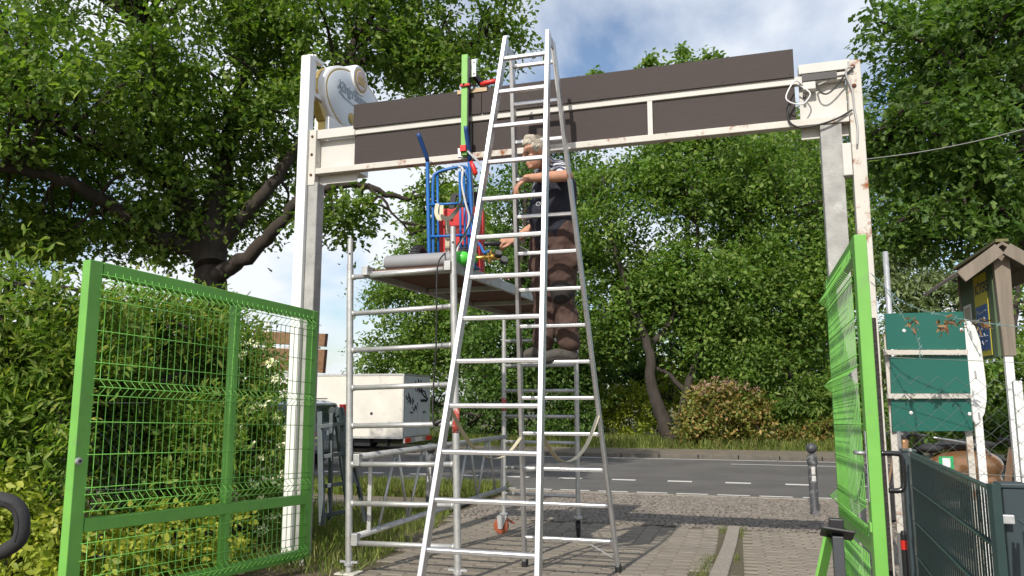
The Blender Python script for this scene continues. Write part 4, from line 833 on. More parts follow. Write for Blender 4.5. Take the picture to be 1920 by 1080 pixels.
for kz_, hh in ((.47, .012), (.42, .02), (.40, .012)): MB().box(q(LN-.02, kz_, .037), (.014, .004, hh), d).build('keyhole', m_black, lp)
MB().tube([q(LN-.02, .452, .035), q(LN-.02, .452, .07), q(LN-.08, .452, .075)], .011, 8).build('inner_lever', m_alu, T, smooth=True)
ho = -.045
MB().tube(spline([q(LN-.03, .452, -.03), q(LN-.03, .452, -.10), q(LN-.03, .448, -.125), q(LN-.03, .43, -.13), q(LN-.03, .385, -.13), q(LN-.03, .368, -.122), q(LN-.03, .363, -.10), q(LN-.03, .363, -.06)], 4), .013, 10).build('lever_handle', mat('black_gloss', (.012, .012, .014), .2, spec=.7), T, smooth=True)
MB().box(q(LN-.045, .275, .034), (.08, .01, .045), d).build('strap_hinge', m_lgreen, T, bevel=.003)
# dark weathered post directly behind the right leaf
dp = P(1652, 900, 4.75); tag(MB().bar((dp.x, dp.y, gz(dp.x, dp.y)-.02), (dp.x, dp.y, 2.0), .045, .06).build('wooden_post', mat('black_wood', (.035, .03, .027), .95, var=.5, scale=20, bump=1, bscale=30, stretch=(1, 1, 3)), bevel=.004), 'dark weathered wooden post behind the right gate leaf', 'post')
# gate stop in the foreground
gs_ = P(1570, 1000, 3.25); GS = thing('gate_stop', 'dark steel gate stop with green brace in the lower right foreground', 'gate stop', (gs_.x, gs_.y, .27))
gx = Vector((gs_.x, gs_.y, 0)); m_anth = mat('anthracite', (.055, .06, .068), .5, var=.1)
MB().bar(up_(gx, .25), up_(gx, gs_.z-.01), .042, .042, BD).build('post', m_anth, GS, bevel=.003)
MB().box(up_(gx, gs_.z), (.125, .10, .012), BD+UP*-.12, BN*.5+UP).build('top_plate', m_black, GS, bevel=.004)
MB().box(up_(gx, gs_.z+.032)+BN*.03, (.055, .04, .045), BD).build('stop_block', m_black, GS, bevel=.004)
MB().bar(up_(gx, gs_.z-.02)-BD*.03+BN*.03, up_(gx, .27)-BD*.20+BN*.05, .075, .012, Vector((.75, .66, 0))).build('green_brace', m_green, GS)

# ---- man on the ladder
TEX = bpy.data.textures.new('cloth_folds', 'CLOUDS'); TEX.noise_scale = .11; TEX.noise_depth = 3
TEXF = bpy.data.textures.new('trouser_folds', 'CLOUDS'); TEXF.noise_scale = .13; TEXF.noise_depth = 2; TEXF.noise_type = 'SOFT_NOISE'
TEX2 = bpy.data.textures.new('fine_folds', 'CLOUDS'); TEX2.noise_scale = .05; TEX2.noise_depth = 2
def ell(mb, c, r, ax=None, n=16):
    c = Vector(c); X, Y_, Z = ax if ax else (Vector((1, 0, 0)), Vector((0, 1, 0)), Vector((0, 0, 1))); vs = []; fs = []
    for i in range(n+1):
        th = math.pi*i/n
        for k in range(n*2):
            ph = math.pi*k/n; vs.append(c+X*r[0]*math.sin(th)*math.cos(ph)+Y_*r[1]*math.sin(th)*math.sin(ph)+Z*r[2]*math.cos(th))
    m = n*2
    for i in range(n):
        for k in range(m): fs.append((i*m+k, (i+1)*m+k, (i+1)*m+(k+1) % m, i*m+(k+1) % m))
    return mb.add(vs, fs)
def caps(mb, pts, rs, n=8):
    for (a, b, ra, rb_) in zip(pts, pts[1:], rs, rs[1:]):
        mb.tube([a, b], [ra, rb_], n*2)
    for a, r in zip(pts, rs): ell(mb, a, (r, r, r), n=n)
    return mb
def blob(mb, name, m, parent, vox, it=4, disp=None):
    o = mb.build(name, m, parent, smooth=True); r = o.modifiers.new('remesh', 'REMESH'); r.mode = 'VOXEL'; r.voxel_size = vox; r.use_smooth_shade = True
    s = o.modifiers.new('smooth', 'SMOOTH'); s.factor = .5; s.iterations = it
    if disp:
        dm = o.modifiers.new('folds', 'DISPLACE'); dm.texture = disp[0]; dm.strength = disp[1]; dm.mid_level = .5
    return o
m_skin = mat('skin', (.50, .26, .17), .5, var=.12, scale=18, bump=.06); m_skin.node_tree.nodes['Principled BSDF'].inputs['Subsurface Weight'].default_value = .12
m_skin.node_tree.nodes['Principled BSDF'].inputs['Subsurface Radius'].default_value = (.02, .008, .004)
m_hair = mat('grey_blond_hair', (.50, .45, .37), .6, var=.3, scale=40, stretch=(3, 3, .6), bump=.8, bscale=90)
m_vest = mat('navy_vest', (.022, .024, .038), .85, var=.2, scale=20, bump=.2); m_trou = mat('brown_trousers', (.078, .045, .036), .9, var=.18, scale=14, bump=.25, bscale=150)
m_knee = mat('dark_knee_patch', (.03, .026, .025), .9, var=.2); m_shoe = mat('shoe', (.075, .068, .058), .8, var=.3, scale=25); m_sole = mat('shoe_sole', (.04, .035, .03), .9)
def stripes():
    m, t, b = newmat('striped_shirt'); L_ = t.links; tcn = N(t, 'ShaderNodeTexCoord'); wv = N(t, 'ShaderNodeTexWave', bands_direction='DIAGONAL'); wv.inputs['Scale'].default_value = 11; wv.inputs['Distortion'].default_value = 1.2
    L_.new(tcn.outputs['Object'], wv.inputs['Vector']); rp = N(t, 'ShaderNodeValToRGB'); rp.color_ramp.elements[0].position = .42; rp.color_ramp.elements[0].color = (.04, .05, .12, 1); rp.color_ramp.elements[1].position = .5; rp.color_ramp.elements[1].color = (.66, .66, .68, 1)
    L_.new(wv.outputs[0], rp.inputs[0]); L_.new(rp.outputs[0], b.inputs['Base Color']); b.inputs['Roughness'].default_value = .85; return m
m_shirt = stripes()
FW = Vector((-.94, -.34, 0)).normalized(); LT = Vector((.34, -.94, 0)).normalized()      # facing, his left (towards the camera)
pel = P(1040, 446, 5.98); che = P(1040, 352, 5.86); nek = P(1026, 314, 5.74); hed = P(1004, 288, 5.60)
hipL, hipR = pel+LT*.09+Vector((.02, 0, -.02)), pel-LT*.09+Vector((-.04, 0, -.02))
knL, knR = P(1056, 560, 5.98), P(1022, 560, 6.10); anL, anR = P(1068, 655, 6.0), P(1020, 653, 6.09)
shL, shR = P(1046, 318, 5.72), P(1018, 324, 5.98); elL = P(1064, 330, 5.56); wrL = P(987, 334, 5.48); elR = P(1003, 425, 6.08); wrR = P(962, 452, 5.98)
man = thing('person', 'fair-haired man in navy vest and brown trousers working on the ladder', 'person', (pel.x, pel.y, 1.8))
mb = MB()
caps(mb, [pel, pel.lerp(che, .5), che, nek], [.13, .13, .13, .06]); caps(mb, [nek, hed-UP*.03+FW*-.02], [.058, .055])
for hp, kn, an in ((hipL, knL, anL), (hipR, knR, anR)): caps(mb, [hp, kn, an], [.085, .06, .045])
for sh, el, wr in ((shL, elL, wrL), (shR, elR, wrR)): caps(mb, [che.lerp(nek, .6), sh, el, el.lerp(wr, .35), wr], [.09, .055, .042, .043, .028], 9)
# head: looking left and a little down
hf = (FW+UP*-.28).normalized(); hu = (UP-hf*UP.dot(hf)).normalized(); hl_ = hu.cross(hf); AX = (hf, hl_, hu)
def hp_(f, l, u): return hed+hf*f+hl_*l+hu*u
ell(mb, hp_(-.012, 0, .025), (.098, .076, .092), AX); ell(mb, hp_(.028, 0, -.045), (.058, .056, .07), AX); ell(mb, hp_(.066, 0, -.092), (.022, .026, .02), AX)
caps(mb, [hp_(.088, 0, .012), hp_(.108, 0, -.022), hp_(.100, 0, -.032)], [.010, .015, .014], 6); ell(mb, hp_(.077, 0, .022), (.018, .05, .012), AX); ell(mb, hp_(.083, 0, -.06), (.012, .024, .008), AX); ell(mb, hp_(.080, 0, -.075), (.012, .022, .008), AX)
for s_ in (-1, 1): ell(mb, hp_(-.01, s_*.078, -.01), (.022, .009, .033), AX); ell(mb, hp_(.06, s_*.04, -.02), (.018, .02, .018), AX)
# hands
def hand(wr, dirv, back, fingers, thumb, sgn):
    dv = Vector(dirv).normalized(); bk_ = Vector(back); bk_ = (bk_-dv*bk_.dot(dv)).normalized(); sd = dv.cross(bk_)*sgn
    pc = wr+dv*.055
    for k in range(4): caps(mb, [wr+sd*(k-1.5)*.010, pc+dv*.03+sd*(k-1.5)*.021], [.021, .0125], 6)
    for k, (ln, bends) in enumerate(zip((.068, .076, .072, .056), fingers)):
        p0 = pc+dv*.03+sd*(k-1.5)*.021; pts = [p0]; a = 0
        for seg_, bd in zip((.45, .32, .23), bends):
            a += bd; pts.append(pts[-1]+(dv*math.cos(a)-bk_*math.sin(a))*ln*seg_*1.25)
        caps(mb, pts, [.0105, .0095, .0088, .0078], 6)
    t0_ = wr+dv*.025-sd*.03; caps(mb, [t0_]+[t0_+dv*a-sd*b_-bk_*c_ for a, b_, c_ in thumb], [.014, .0115, .010, .008], 6)
hand(wrL, (-.75, -.1, -.65), (-.6, -.35, .7), [(.35, .5, .3), (.4, .5, .3), (.45, .5, .35), (.5, .5, .4)], [(.03, .02, .012), (.055, .022, .025), (.075, .018, .035)], -1)
hand(wrR, (-.95, -.25, -.05), (-.2, -.6, .8), [(1.0, 1.1, .7), (1.0, 1.1, .7), (1.0, 1.1, .7), (1.05, 1.1, .7)], [(.03, .015, .02), (.055, .01, .035), (.075, 0, .04)], 1)
blob(mb, 'body', m_skin, man, .0055, 3)
# eyes
for s_ in (-1, 1):
    e_ = MB(); ell(e_, hp_(.078, s_*.032, .004), (.010, .013, .007), AX, 8); e_.build('eye', mat('eye', (.10, .08, .07), .3), man, smooth=True)
hr_ = MB(); ell(hr_, hp_(-.026, 0, .048), (.092, .083, .082), AX); ell(hr_, hp_(-.055, 0, .0), (.062, .078, .075), AX); ell(hr_, hp_(.04, 0, .085), (.045, .06, .028), AX); caps(hr_, [hp_(.0, .03, .12), hp_(.04, .01, .135), hp_(.065, .0, .115)], [.022, .018, .01], 6)
for s_ in (-1, 1): ell(hr_, hp_(.008, s_*.066, .03), (.035, .014, .045), AX)
hair_o = blob(hr_, 'hair', m_hair, man, .006, 6)
hs_ = RNG.normal(size=(2600, 3)); hs_ /= np.linalg.norm(hs_, axis=1, keepdims=True); hs_ = hs_[(hs_[:, 2] > -.35) & (hs_[:, 0]-.9*hs_[:, 2] < .15)]
Mx = np.array([list(hf), list(hl_), list(hu)]); hc = np.array(hp_(-.026, 0, .045))
hp3 = hc+(hs_*np.array([.094, .083, .084])) @ Mx; hn3 = hs_ @ Mx
ha3 = np.array(hf)*.55-np.array(hu)*.5*(1-hs_[:, 2:3])+RNG.normal(size=hn3.shape)*.28; ha3 -= (ha3*hn3).sum(1, keepdims=True)*hn3*.85
LEAF['strand'] = ([(-.05, 0, 0), (.05, 0, 0), (.04, .6, .06), (0, 1, .04), (-.04, .6, .06)], [(0, 1, 2, 3, 4)])
me = leafmesh('hair_strands', hp3-np.array(man.location), ha3, hn3, .03+.025*RNG.random(len(hp3)), 'strand', mat('hair_strands', (.55, .50, .41), .55, island=.3)); ob = bpy.data.objects.new('hair_strands', me); COL.objects.link(ob); ob.parent = hair_o
# shirt sleeves and collar
sh_ = MB(); caps(sh_, [che.lerp(nek, .55)+LT*.03, shL, shL.lerp(elL, .62)], [.115, .078, .064]); caps(sh_, [che.lerp(nek, .55)-LT*.03, shR, shR.lerp(elR, .6)], [.115, .075, .062]); caps(sh_, [nek+FW*-.01-UP*.02, nek+UP*.025], [.085, .068])
blob(sh_, 'shirt', m_shirt, man, .008, 4, (TEX2, .012))
vt = MB(); caps(vt, [pel+UP*.02+FW*.02, pel.lerp(che, .45)+FW*.05, che, che.lerp(nek, .55)], [.155, .165, .15, .115], 12)
caps(vt, [pel+UP*-.03+FW*-.05, pel.lerp(che, .5)+FW*-.03, che+FW*-.04], [.145, .145, .135], 12); caps(vt, [pel+LT*.06, che+LT*.07, shL.lerp(che, .35)+UP*.01], [.13, .125, .09]); caps(vt, [pel-LT*.06, che-LT*.07, shR.lerp(che, .3)+UP*.01], [.13, .125, .09])
vest_o = blob(vt, 'vest', m_vest, man, .011, 5, (TEX, .045))
dg_ = bpy.context.evaluated_depsgraph_get(); ve_ = vest_o.evaluated_get(dg_); vo_ = ORG[vest_o.name]
def on_vest(px, py):
    ok, loc, nn, _ = ve_.ray_cast(Vector((0, 0, CAMZ))-vo_, ray(px, py).normalized())
    return loc+vo_-ray(px, py).normalized()*.004 if ok else None
lg = MB(); m_logo = mat('logo_grey', (.5, .5, .54), .7)
for pts in ([(1005, 384), (1007, 380), (1011, 379), (1014, 382), (1011, 385), (1007, 385), (1005, 384)], [(1014, 381), (1018, 380), (1021, 382)], [(1018, 390), (1020, 395)]):
    q_ = [on_vest(*p) for p in pts]
    if all(v is not None for v in q_): lg.tube(q_, .0035, 5)
if lg.v: lg.build('chest_logo', m_logo, vest_o)
tr_ = MB()
for hp, kn, an, r0 in ((hipL, knL, anL, .115), (hipR, knR, anR, .112)): caps(tr_, [hp+UP*.06, hp.lerp(kn, .5), kn, kn.lerp(an, .6), an+UP*.06], [.128, .118, .094, .088, .088], 10)
caps(tr_, [pel+LT*.05, pel-LT*.05], [.155, .155], 10); ell(tr_, hipL+Vector((.10, -.05, -.16)), (.04, .05, .09)); ell(tr_, hipR+Vector((-.10, .0, -.2)), (.04, .05, .09))
blob(tr_, 'trousers', m_trou, man, .009, 2, (TEXF, .055))
kp = MB(); ell(kp, knL.lerp(hipL, .12)+LT*.035+FW*.02, (.10, .095, .12)); blob(kp, 'knee_patch', m_knee, man, .01, 3, (TEX, .03))
for an, toe in ((anL, FW*.215+Vector((0, -.03, -.068))), (anR, FW*.17+Vector((0, 0, -.06)))):
    s_ = MB(); caps(s_, [an+UP*-.02, an+UP*-.045+FW*-.03], [.05, .045]); caps(s_, [an+UP*-.05+FW*-.02, an+toe*.6, an+toe], [.046, .044, .036]); so_ = blob(s_, 'shoe', m_shoe, man, .007, 3, (TEX2, .01))
    b_ = MB(); caps(b_, [an+UP*-.082+FW*-.03, an+toe*.55+UP*-.034, an+toe+UP*-.022], [.034, .036, .034]); blob(b_, 'sole', m_sole, so_, .007, 2)
# torch in his right hand
td = Vector((-.95, -.25, -.05)).normalized(); tc_ = wrR+td*.075-Vector((0, 0, .02))
tag(MB().tube([tc_+td*.16, tc_+td*.15, tc_+td*.03, tc_+td*.01, tc_-td*.06], [.014, .021, .018, .012, .011], 12).build('welding_torch', m_black, auto=50), 'black welding torch handle held in the lowered hand', 'torch')
cable('torch_lead', [tc_-td*.05, P(985, 468, 6.2), P(995, 480, 6.2), P(990, 508, 6.2), P(960, 520, 6.3), P(930, 518, 6.4)], .008, m_cableg, 'grey lead curving down from the welding torch')
cable('red_tool_cable', [P(935, 517, 6.3), P(950, 521, 6.3), P(965, 519, 6.3)], .010, m_red, 'small red tool grip on the deck edge', cat='tool')

# ---- bollards
def bollard(label, c):
    T = thing('bollard', label, 'bollard', c, 'steel bollards along the street')
    m_bol = mat('bollard_grey', (.055, .057, .062), .5, var=.3, scale=12, rust=.7, rcol=(.24, .24, .25), rscale=8, rpos=.52)
    MB().lathe([(.062, 0), (.062, .02), (.056, .03), (.056, .64)], c, n=20).build('post', m_bol, T, auto=40)
    MB().lathe([(.064, .64), (.066, .66), (.066, .74), (.05, .76), (.03, .775), (.03, .79)], c, n=20).build('collar', m_bol, T, auto=40)
    b_ = MB(); ell(b_, Vector(c)+UP*.845, (.072, .072, .068)); b_.build('ball_head', m_bol, T, smooth=True)
    for z, w_, h_ in ((.56, .05, .10), (.46, .055, .07)):
        s_ = MB(); vs = []; n = 6
        for i in range(n+1):
            a = -math.pi/2-.5+1.0*i/n*(w_/.06)-.1
            vs += [Vector(c)+Vector((math.cos(a), math.sin(a), 0))*.0575+UP*(z-h_/2), Vector(c)+Vector((math.cos(a), math.sin(a), 0))*.0575+UP*(z+h_/2)]
        s_.add(vs, [(2*i, 2*i+2, 2*i+3, 2*i+1) for i in range(n)]).build('sticker', mat('faded_sticker', (.55, .54, .52), .6, var=.3, scale=60), T)
bollard('grey ball-topped steel bollard left of the right gate', G(1528, 964))
c = P(806, 940, 10.3); bollard('dark ball-topped bollard half hidden behind the scaffold', Vector((c.x, c.y, gz(c.x, c.y))))

# ---- box trailer and parked car beyond the street side
m_trail = mat('trailer_white', (.66, .63, .565), .6, var=.10, scale=1.6, bump=.02, rust=.5, rcol=(.30, .28, .23), rscale=2.2, rpos=.60)
m_traild = mat('trailer_rear', (.50, .52, .53), .6, var=.1, scale=3); m_grf = mat('graffiti_black', (.02, .02, .025), .7)
TL = thing('box_trailer', 'dirty white box trailer with graffiti on its rear doors', 'trailer', uw(-11, 21.2))
u0, u1, w0, w1 = -14.3, -9.02, 20.35, 22.35
def ubox(mb, a, b, c_, d_, z0, z1): return mb.hexa([uw(a, c_, z0), uw(b, c_, z0), uw(b, d_, z0), uw(a, d_, z0), uw(a, c_, z1), uw(b, c_, z1), uw(b, d_, z1), uw(a, d_, z1)])
ubox(MB(), u0, u1, w0, w1, .46, 2.22).build('box_body', m_trail, TL, bevel=.02)
for a, b, c_, d_, z0, z1 in ((u0-.01, u1+.012, w0-.014, w0+.03, 2.19, 2.245), (u1-.03, u1+.014, w0-.016, w0+.035, .44, 2.19), (u1-.02, u1+.016, w0, w1, 2.19, 2.245), (u0, u1, w0-.012, w0+.02, .42, .47)): ubox(MB(), a, b, c_, d_, z0, z1).build('edge_trim', m_alud, TL)
wm = (w0+w1)/2
for a, b in ((w0+.05, wm-.006), (wm+.006, w1-.04)):
    dr = ubox(MB(), u1+.002, u1+.012, a, b, .50, 2.15).build('rear_door', m_traild, TL); MB().box(uw(u1+.03, (a+wm)/2 if a < wm else (b+wm)/2, 1.15), (.03, .16, .035), RD).build('door_latch', m_black, dr)
ubox(MB(), u1+.002, u1+.06, w0+.02, w1-.02, .30, .45).build('rear_bumper', m_alud, TL)
for a, b in ((w0+.03, w0+.4), (w1-.45, w1-.05)): ubox(MB(), u1+.061, u1+.075, a, b, .31, .44).build('rear_light', m_red, TL)
ubox(MB(), u1+.061, u1+.07, wm-.26, wm+.26, .32, .43).build('number_plate', m_trail, TL)
def ru(wv, z): return uw(u1+.018, wv, z)
gr = MB()
for st_ in ([(.15, 1.62), (.22, 1.50), (.34, 1.66), (.40, 1.45), (.30, 1.70)], [(.25, 1.42), (.45, 1.58), (.42, 1.38), (.62, 1.55), (.60, 1.36), (.7, 1.5)], [(.6, 1.3), (.72, 1.18), (.8, 1.36), (.86, 1.2), (.98, 1.42)], [(.7, 1.85), (.78, 2.05), (.84, 1.75)], [(.95, 1.75), (1.0, 2.1), (1.08, 1.72), (1.2, 2.08), (1.3, 1.7)], [(1.0, 1.85), (1.5, 1.6), (1.75, 1.55)], [(1.2, 1.8), (1.5, 1.75), (1.72, 1.5)], [(1.2, 1.50), (1.7, 1.50)], [(1.2, 1.47), (1.7, 1.47)]):
    gr.tube([ru(w0+a, z) for a, z in st_],   .016 if st_[0][0] < .9 else .022, 5)
gr.build('graffiti', m_grf, TL)
for wv in (w0+.12, w1-.12):
    for uu in ((-11.62,) if wv < wm else (-11.0, -11.62)):
        wh = MB().lathe([(.2, -.09), (.31, -.1), (.345, -.07), (.345, .07), (.31, .1), (.2, .09)], uw(uu, wv, .345), RN, 26).build('wheel', m_rubber, TL, auto=40)
        MB().lathe([(.06, -.098), (.08, -.094), (.19, -.07), (.20, -.05)], uw(uu, wv, .345), RN, 20).build('rim', m_alud, wh, auto=40)
fd = MB(); fp = []
for i in range(13):
    a = math.pi*i/12; fp.append((math.cos(a), math.sin(a)))
fd.add([uw(-11.62+.42*x, w0-.03, .36+.42*y) for x, y in fp]+[uw(-11.62+.42*x, w0+.2, .36+.42*y) for x, y in fp]+[uw(-11.62+.37*x, w0-.03, .36+.37*y) for x, y in fp], [(i, i+1, 14+i, 13+i) for i in range(12)]+[(i, 26+i, 27+i, i+1) for i in range(12)]).build('mudguard', m_black, TL)
ubox(MB(), u0+.3, u1-.3, w0+.25, w1-.25, .30, .44).build('chassis', m_black, TL)
for a, b in ((-10.6, -10.1), (-9.6, -9.55)): ubox(MB(), a, b, w0+.15, w0+.3, .2, .42).build('underrun_bracket', m_black, TL)
MB().tube([uw(u0, wm, .45), uw(u0-1.3, wm, .42)], .05, 8).build('drawbar', m_galv, TL); MB().lathe([(.1, -.05), (.1, .05)], uw(u0-1.1, wm, .1), RN, 14).build('jockey_wheel', m_rubber, TL); MB().tube([uw(u0-1.1, wm, .1), uw(u0-1.1, wm, .55)], .03, 8).build('jockey_post', m_galv, TL)
for c_ in (w0-.004,): MB().lathe([(.04, 0), (.04, .012)], uw(-10.0, w0, 1.12), -RN, 12).build('side_fitting', m_black, TL)
m_car = mat('silver_paint', (.40, .42, .45), .3, metal=.55, var=.04, coat=.5); m_glass = mat('car_glass', (.02, .026, .03), .06, spec=.8, var=.1)
CR = thing('parked_car', 'silver estate car with tall red rear lights behind the left gate', 'car', uw(-10.6, 16))
cu0, cu1, cw0, cw1 = -13.2, -8.82, 15.1, 16.85
def carp(pts, a, b, nm, m, ins=0, **k): return MB().prism([uw(cu1+x, a, z) for x, z in pts], RN*(b-a)).build(nm, m, CR, **k)
carp([(-4.35, .32), (-.12, .32), (-.02, .45), (.0, .62), (-.05, .98), (-.25, 1.0), (-3.1, .96), (-4.1, .82), (-4.38, .66), (-4.4, .42)], cw0, cw1, 'body', m_car, bevel=.06, seg=3)
gh = [(-.12, .97), (-.28, 1.42), (-.55, 1.49), (-1.6, 1.50), (-2.25, 1.42), (-3.15, .96)]
g0 = [uw(cu1+x, cw0+.04+max(0, z-.97)*.28, z) for x, z in gh]; g1 = [uw(cu1+x, cw1-.04-max(0, z-.97)*.28, z) for x, z in gh]; n = len(gh)
MB().add(g0+g1, [tuple(range(n)), tuple(range(2*n-1, n-1, -1))]+[(i, n+i, n+(i+1) % n, (i+1) % n) for i in range(n)]).build('cabin', m_car, CR, bevel=.03)
def sidewin(pts): return MB().prism([uw(cu1+x, cw0+.032+max(0, z-.97)*.28, z) for x, z in pts], -RN*.006).build('side_window', m_glass, CR)
sidewin([(-.38, 1.02), (-.42, 1.38), (-1.08, 1.42), (-1.10, 1.02)]); sidewin([(-1.2, 1.02), (-1.18, 1.42), (-1.9, 1.40), (-1.95, 1.02)]); sidewin([(-2.03, 1.02), (-2.0, 1.39), (-2.24, 1.36), (-2.85, 1.02)])
MB().prism([uw(cu1-.12+.012, cw0+.25, 1.03), uw(cu1-.12+.012, cw1-.25, 1.03), uw(cu1-.265+.012, cw1-.3, 1.38), uw(cu1-.265+.012, cw0+.3, 1.38)], RD*.006).build('rear_window', m_glass, CR)
for a, b in ((cw0+.005, cw0+.19), (cw1-.19, cw1-.005)):
    tl = MB().hexa([uw(cu1-.10, a, .72), uw(cu1+.012, a, .72), uw(cu1+.012, b, .72), uw(cu1-.10, b, .72), uw(cu1-.22, a, 1.40), uw(cu1-.11, a, 1.40), uw(cu1-.11, b, 1.40), uw(cu1-.22, b, 1.40)]).build('tail_light', m_red, CR, bevel=.02)
ubox(MB(), cu1-.02, cu1+.05, cw0+.05, cw1-.05, .40, .60).build('rear_bumper', m_car, CR, bevel=.03)
ubox(MB(), cu1+.0, cu1+.015, (cw0+cw1)/2-.26, (cw0+cw1)/2+.26, .72, .83).build('number_plate', m_white, CR)
for uu in (cu1-.85, cu1-3.5):
    for wv, sg in ((cw0+.08, 1), (cw1-.08, -1)):
        wh = MB().lathe([(.2, -.09), (.29, -.1), (.31, -.07), (.31, .07), (.29, .1), (.2, .09)], uw(uu, wv, .31), RN, 24).build('wheel', m_rubber, CR, auto=40); MB().lathe([(.04, -.1), (.19, -.085), (.2, -.05)], uw(uu, wv, .31), RN*sg, 18).build('rim', m_alud, wh, auto=40)
for z in (.76,): ubox(MB(), cu0+.4, cu1-.1, cw0-.012, cw0+.02, z, z+.06).build('rub_strip', m_black, CR)
for s_ in (1.15, 2.0): ubox(MB(), cu1-s_-.12, cu1-s_+.05, cw0-.02, cw0+.01, .88, .91).build('door_handle', m_car, CR)
for wv in (cw0+.25, cw1-.25): MB().bar(uw(cu1-.5, wv, 1.53), uw(cu1-2.0, wv, 1.53), .03, .025).build('roof_rail', m_black, CR)

# ---- folded steel trestles beside the gate post
m_trs = mat('dark_galvanised', (.12, .145, .155), .5, metal=.4, var=.25, scale=10)
FT = thing('folding_trestle', 'dark grey folded steel trestle ladder standing in the grass', 'trestle', Vector((-1.7, 7.1, .15)))
def tq(px, py, Y): return P(px, py, Y)
for (a, b, Y0, Y1, w_) in (((600, 772), (604, 985), 7.1, 6.9, .05), ((622, 775), (618, 975), 7.2, 7.1, .035), ((641, 768), (655, 985), 7.1, 6.95, .05), ((633, 770), (662, 905), 7.2, 7.3, .035), ((641, 768), (686, 978), 7.15, 7.6, .035), ((628, 775), (650, 940), 7.25, 7.35, .03)):
    p0, p1 = tq(*a, Y0), tq(*b, Y1); MB().bar(p0, p1, w_, .03, BD).build('leg', m_trs, FT, bevel=.003)
for y0, y1, xr in ((800, 794, 643), (857, 850, 646), (913, 905, 650), (968, 958, 653)): MB().bar(tq(601, y0, 7.05), tq(xr, y1, 7.03), .045, .035, BN).build('rung', m_trs, FT, bevel=.003)
for px, Y in ((640, 7.1), (632, 7.2), (622, 7.22)): MB().lathe([(.045, -.008), (.045, .008)], tq(px, 772, Y), BD*.6+BN, 16).build('hinge_disc', m_trs, FT)

# ---- wooden plank sign behind the left post
WS = thing('plank_sign', 'weathered plank sign on white post behind the left gate post', 'sign', P(560, 950, 8.2))
m_pl = mat('brown_plank', (.23, .13, .07), .85, var=.35, scale=5, stretch=(.3, 2, 4), bump=.3)
for y0, y1, xr in ((626, 650, 611), (656, 699, 609)):
    a, b = P(478, (y0+y1)/2-6, 8.9), P(xr, (y0+y1)/2, 8.0); h_ = (y1-y0)/F*8.1; MB().bar(a, b, .03, h_, BN).build('plank', m_pl, WS, bevel=.004)
    MB().bar(b+(b-a).normalized()*.001, b+(b-a).normalized()*.008, .032, h_+.002, BN).build('plank_end', mat('dark_plank_end', (.06, .03, .02), .9), WS)
a = P(478, 653, 8.95); MB().bar(a, P(600, 653, 8.1), .012, .03, BN).build('white_batten', m_white, WS)
for px, Y in ((500, 8.8), (585, 8.2)): p_ = P(px, 660, Y); MB().bar(up_(p_, gz(p_.x, p_.y)-.02), up_(p_, p_.z+.35), .05, .05).build('post', m_white, WS)

# ---- chain-link fence, right of the portal
def chainlink(name, label, A_, D_, length, z0, z1, cell, m, posts=(), pm=None, sag=0, r=.0016):
    A_ = Vector(A_); D_ = Vector(D_).normalized(); nrm = Vector((-D_.y, D_.x, 0)); T = thing(name, label, 'fence', up_(A_, z0))
    n = int(length/cell); rows = int((z1-z0)/cell)
    for i in range(n):
        pts = [A_+D_*(cell*(i+((k+i) % 2))+random.gauss(0, .002)+.5*cell*0)+nrm*(.002 if k % 2 else -.002)+UP*(z0+k*cell*.92+random.gauss(0, .002)-sag*math.sin(math.pi*i/n)*(k/rows)) for k in range(rows+1)]
        MB().tube(pts, r, 4).build('mesh_wire', m, T)
    for z in (z1-.02, (z0+z1)/2, z0+.05): MB().tube([A_+UP*(z-sag*.0), A_+D_*length*.5+UP*(z-sag*(z-z0)), A_+D_*length+UP*z], .002, 5).build('tension_wire', m, T)
    return T
CF = chainlink('chain_link_fence', 'sagging chain-link fence in front of the green panel sign', B(4.40, 0, -.02), BD, 1.95, .30, 1.80, .055, m_wire, sag=.04)
for t_, z1_ in ((5.13, 1.62), (5.42, 1.86)):
    p_ = B(t_, 0, -.05); MB().bar(up_(p_, gz(p_.x, p_.y)-.02), up_(p_, z1_), .05, .04, BD).build('post', m_white, CF, bevel=.004)
p_ = B(5.22, 0, -.25); MB().bar(up_(p_, gz(p_.x, p_.y)-.02), up_(p_, 1.45), .03, .03, BD).build('angle_post', m_galv, CF)
# barbed wire above it
m_barb = mat('turquoise_wire', (.22, .33, .31), .5, metal=.3, var=.3)
def barbed(label, pts):
    cv = spline(pts, 10); T = thing('barbed_wire', label, 'barbed wire', pts[0])
    for ph in (0, math.pi):
        MB().tube([p+Vector((0, math.cos(i*1.3+ph), math.sin(i*1.3+ph)))*.003 for i, p in enumerate(cv)], .0018, 4).build('strand', m_barb, T)
    for i in range(3, len(cv)-1, 4):
        for s_ in (1, -1): MB().tube([cv[i]-Vector((.012, .01, .014*s_)), cv[i]+Vector((.012, -.01, .014*s_))], .0016, 4).build('barb', m_barb, T)
barbed('barbed wire stretched from the right post towards the notice board', [P(1632, 512, 5.05), P(1700, 570, 5.0), P(1800, 598, 4.95), P(1900, 612, 4.9), P(1990, 622, 4.85)])
barbed('loose barbed wire end hanging over the green sign', [P(1662, 545, 5.03), P(1700, 605, 5.0), P(1722, 640, 4.98), P(1725, 672, 4.98)])
barbed('loose barbed wire hanging over the white board', [P(1808, 598, 4.96), P(1818, 630, 4.95), P(1838, 668, 4.95)])
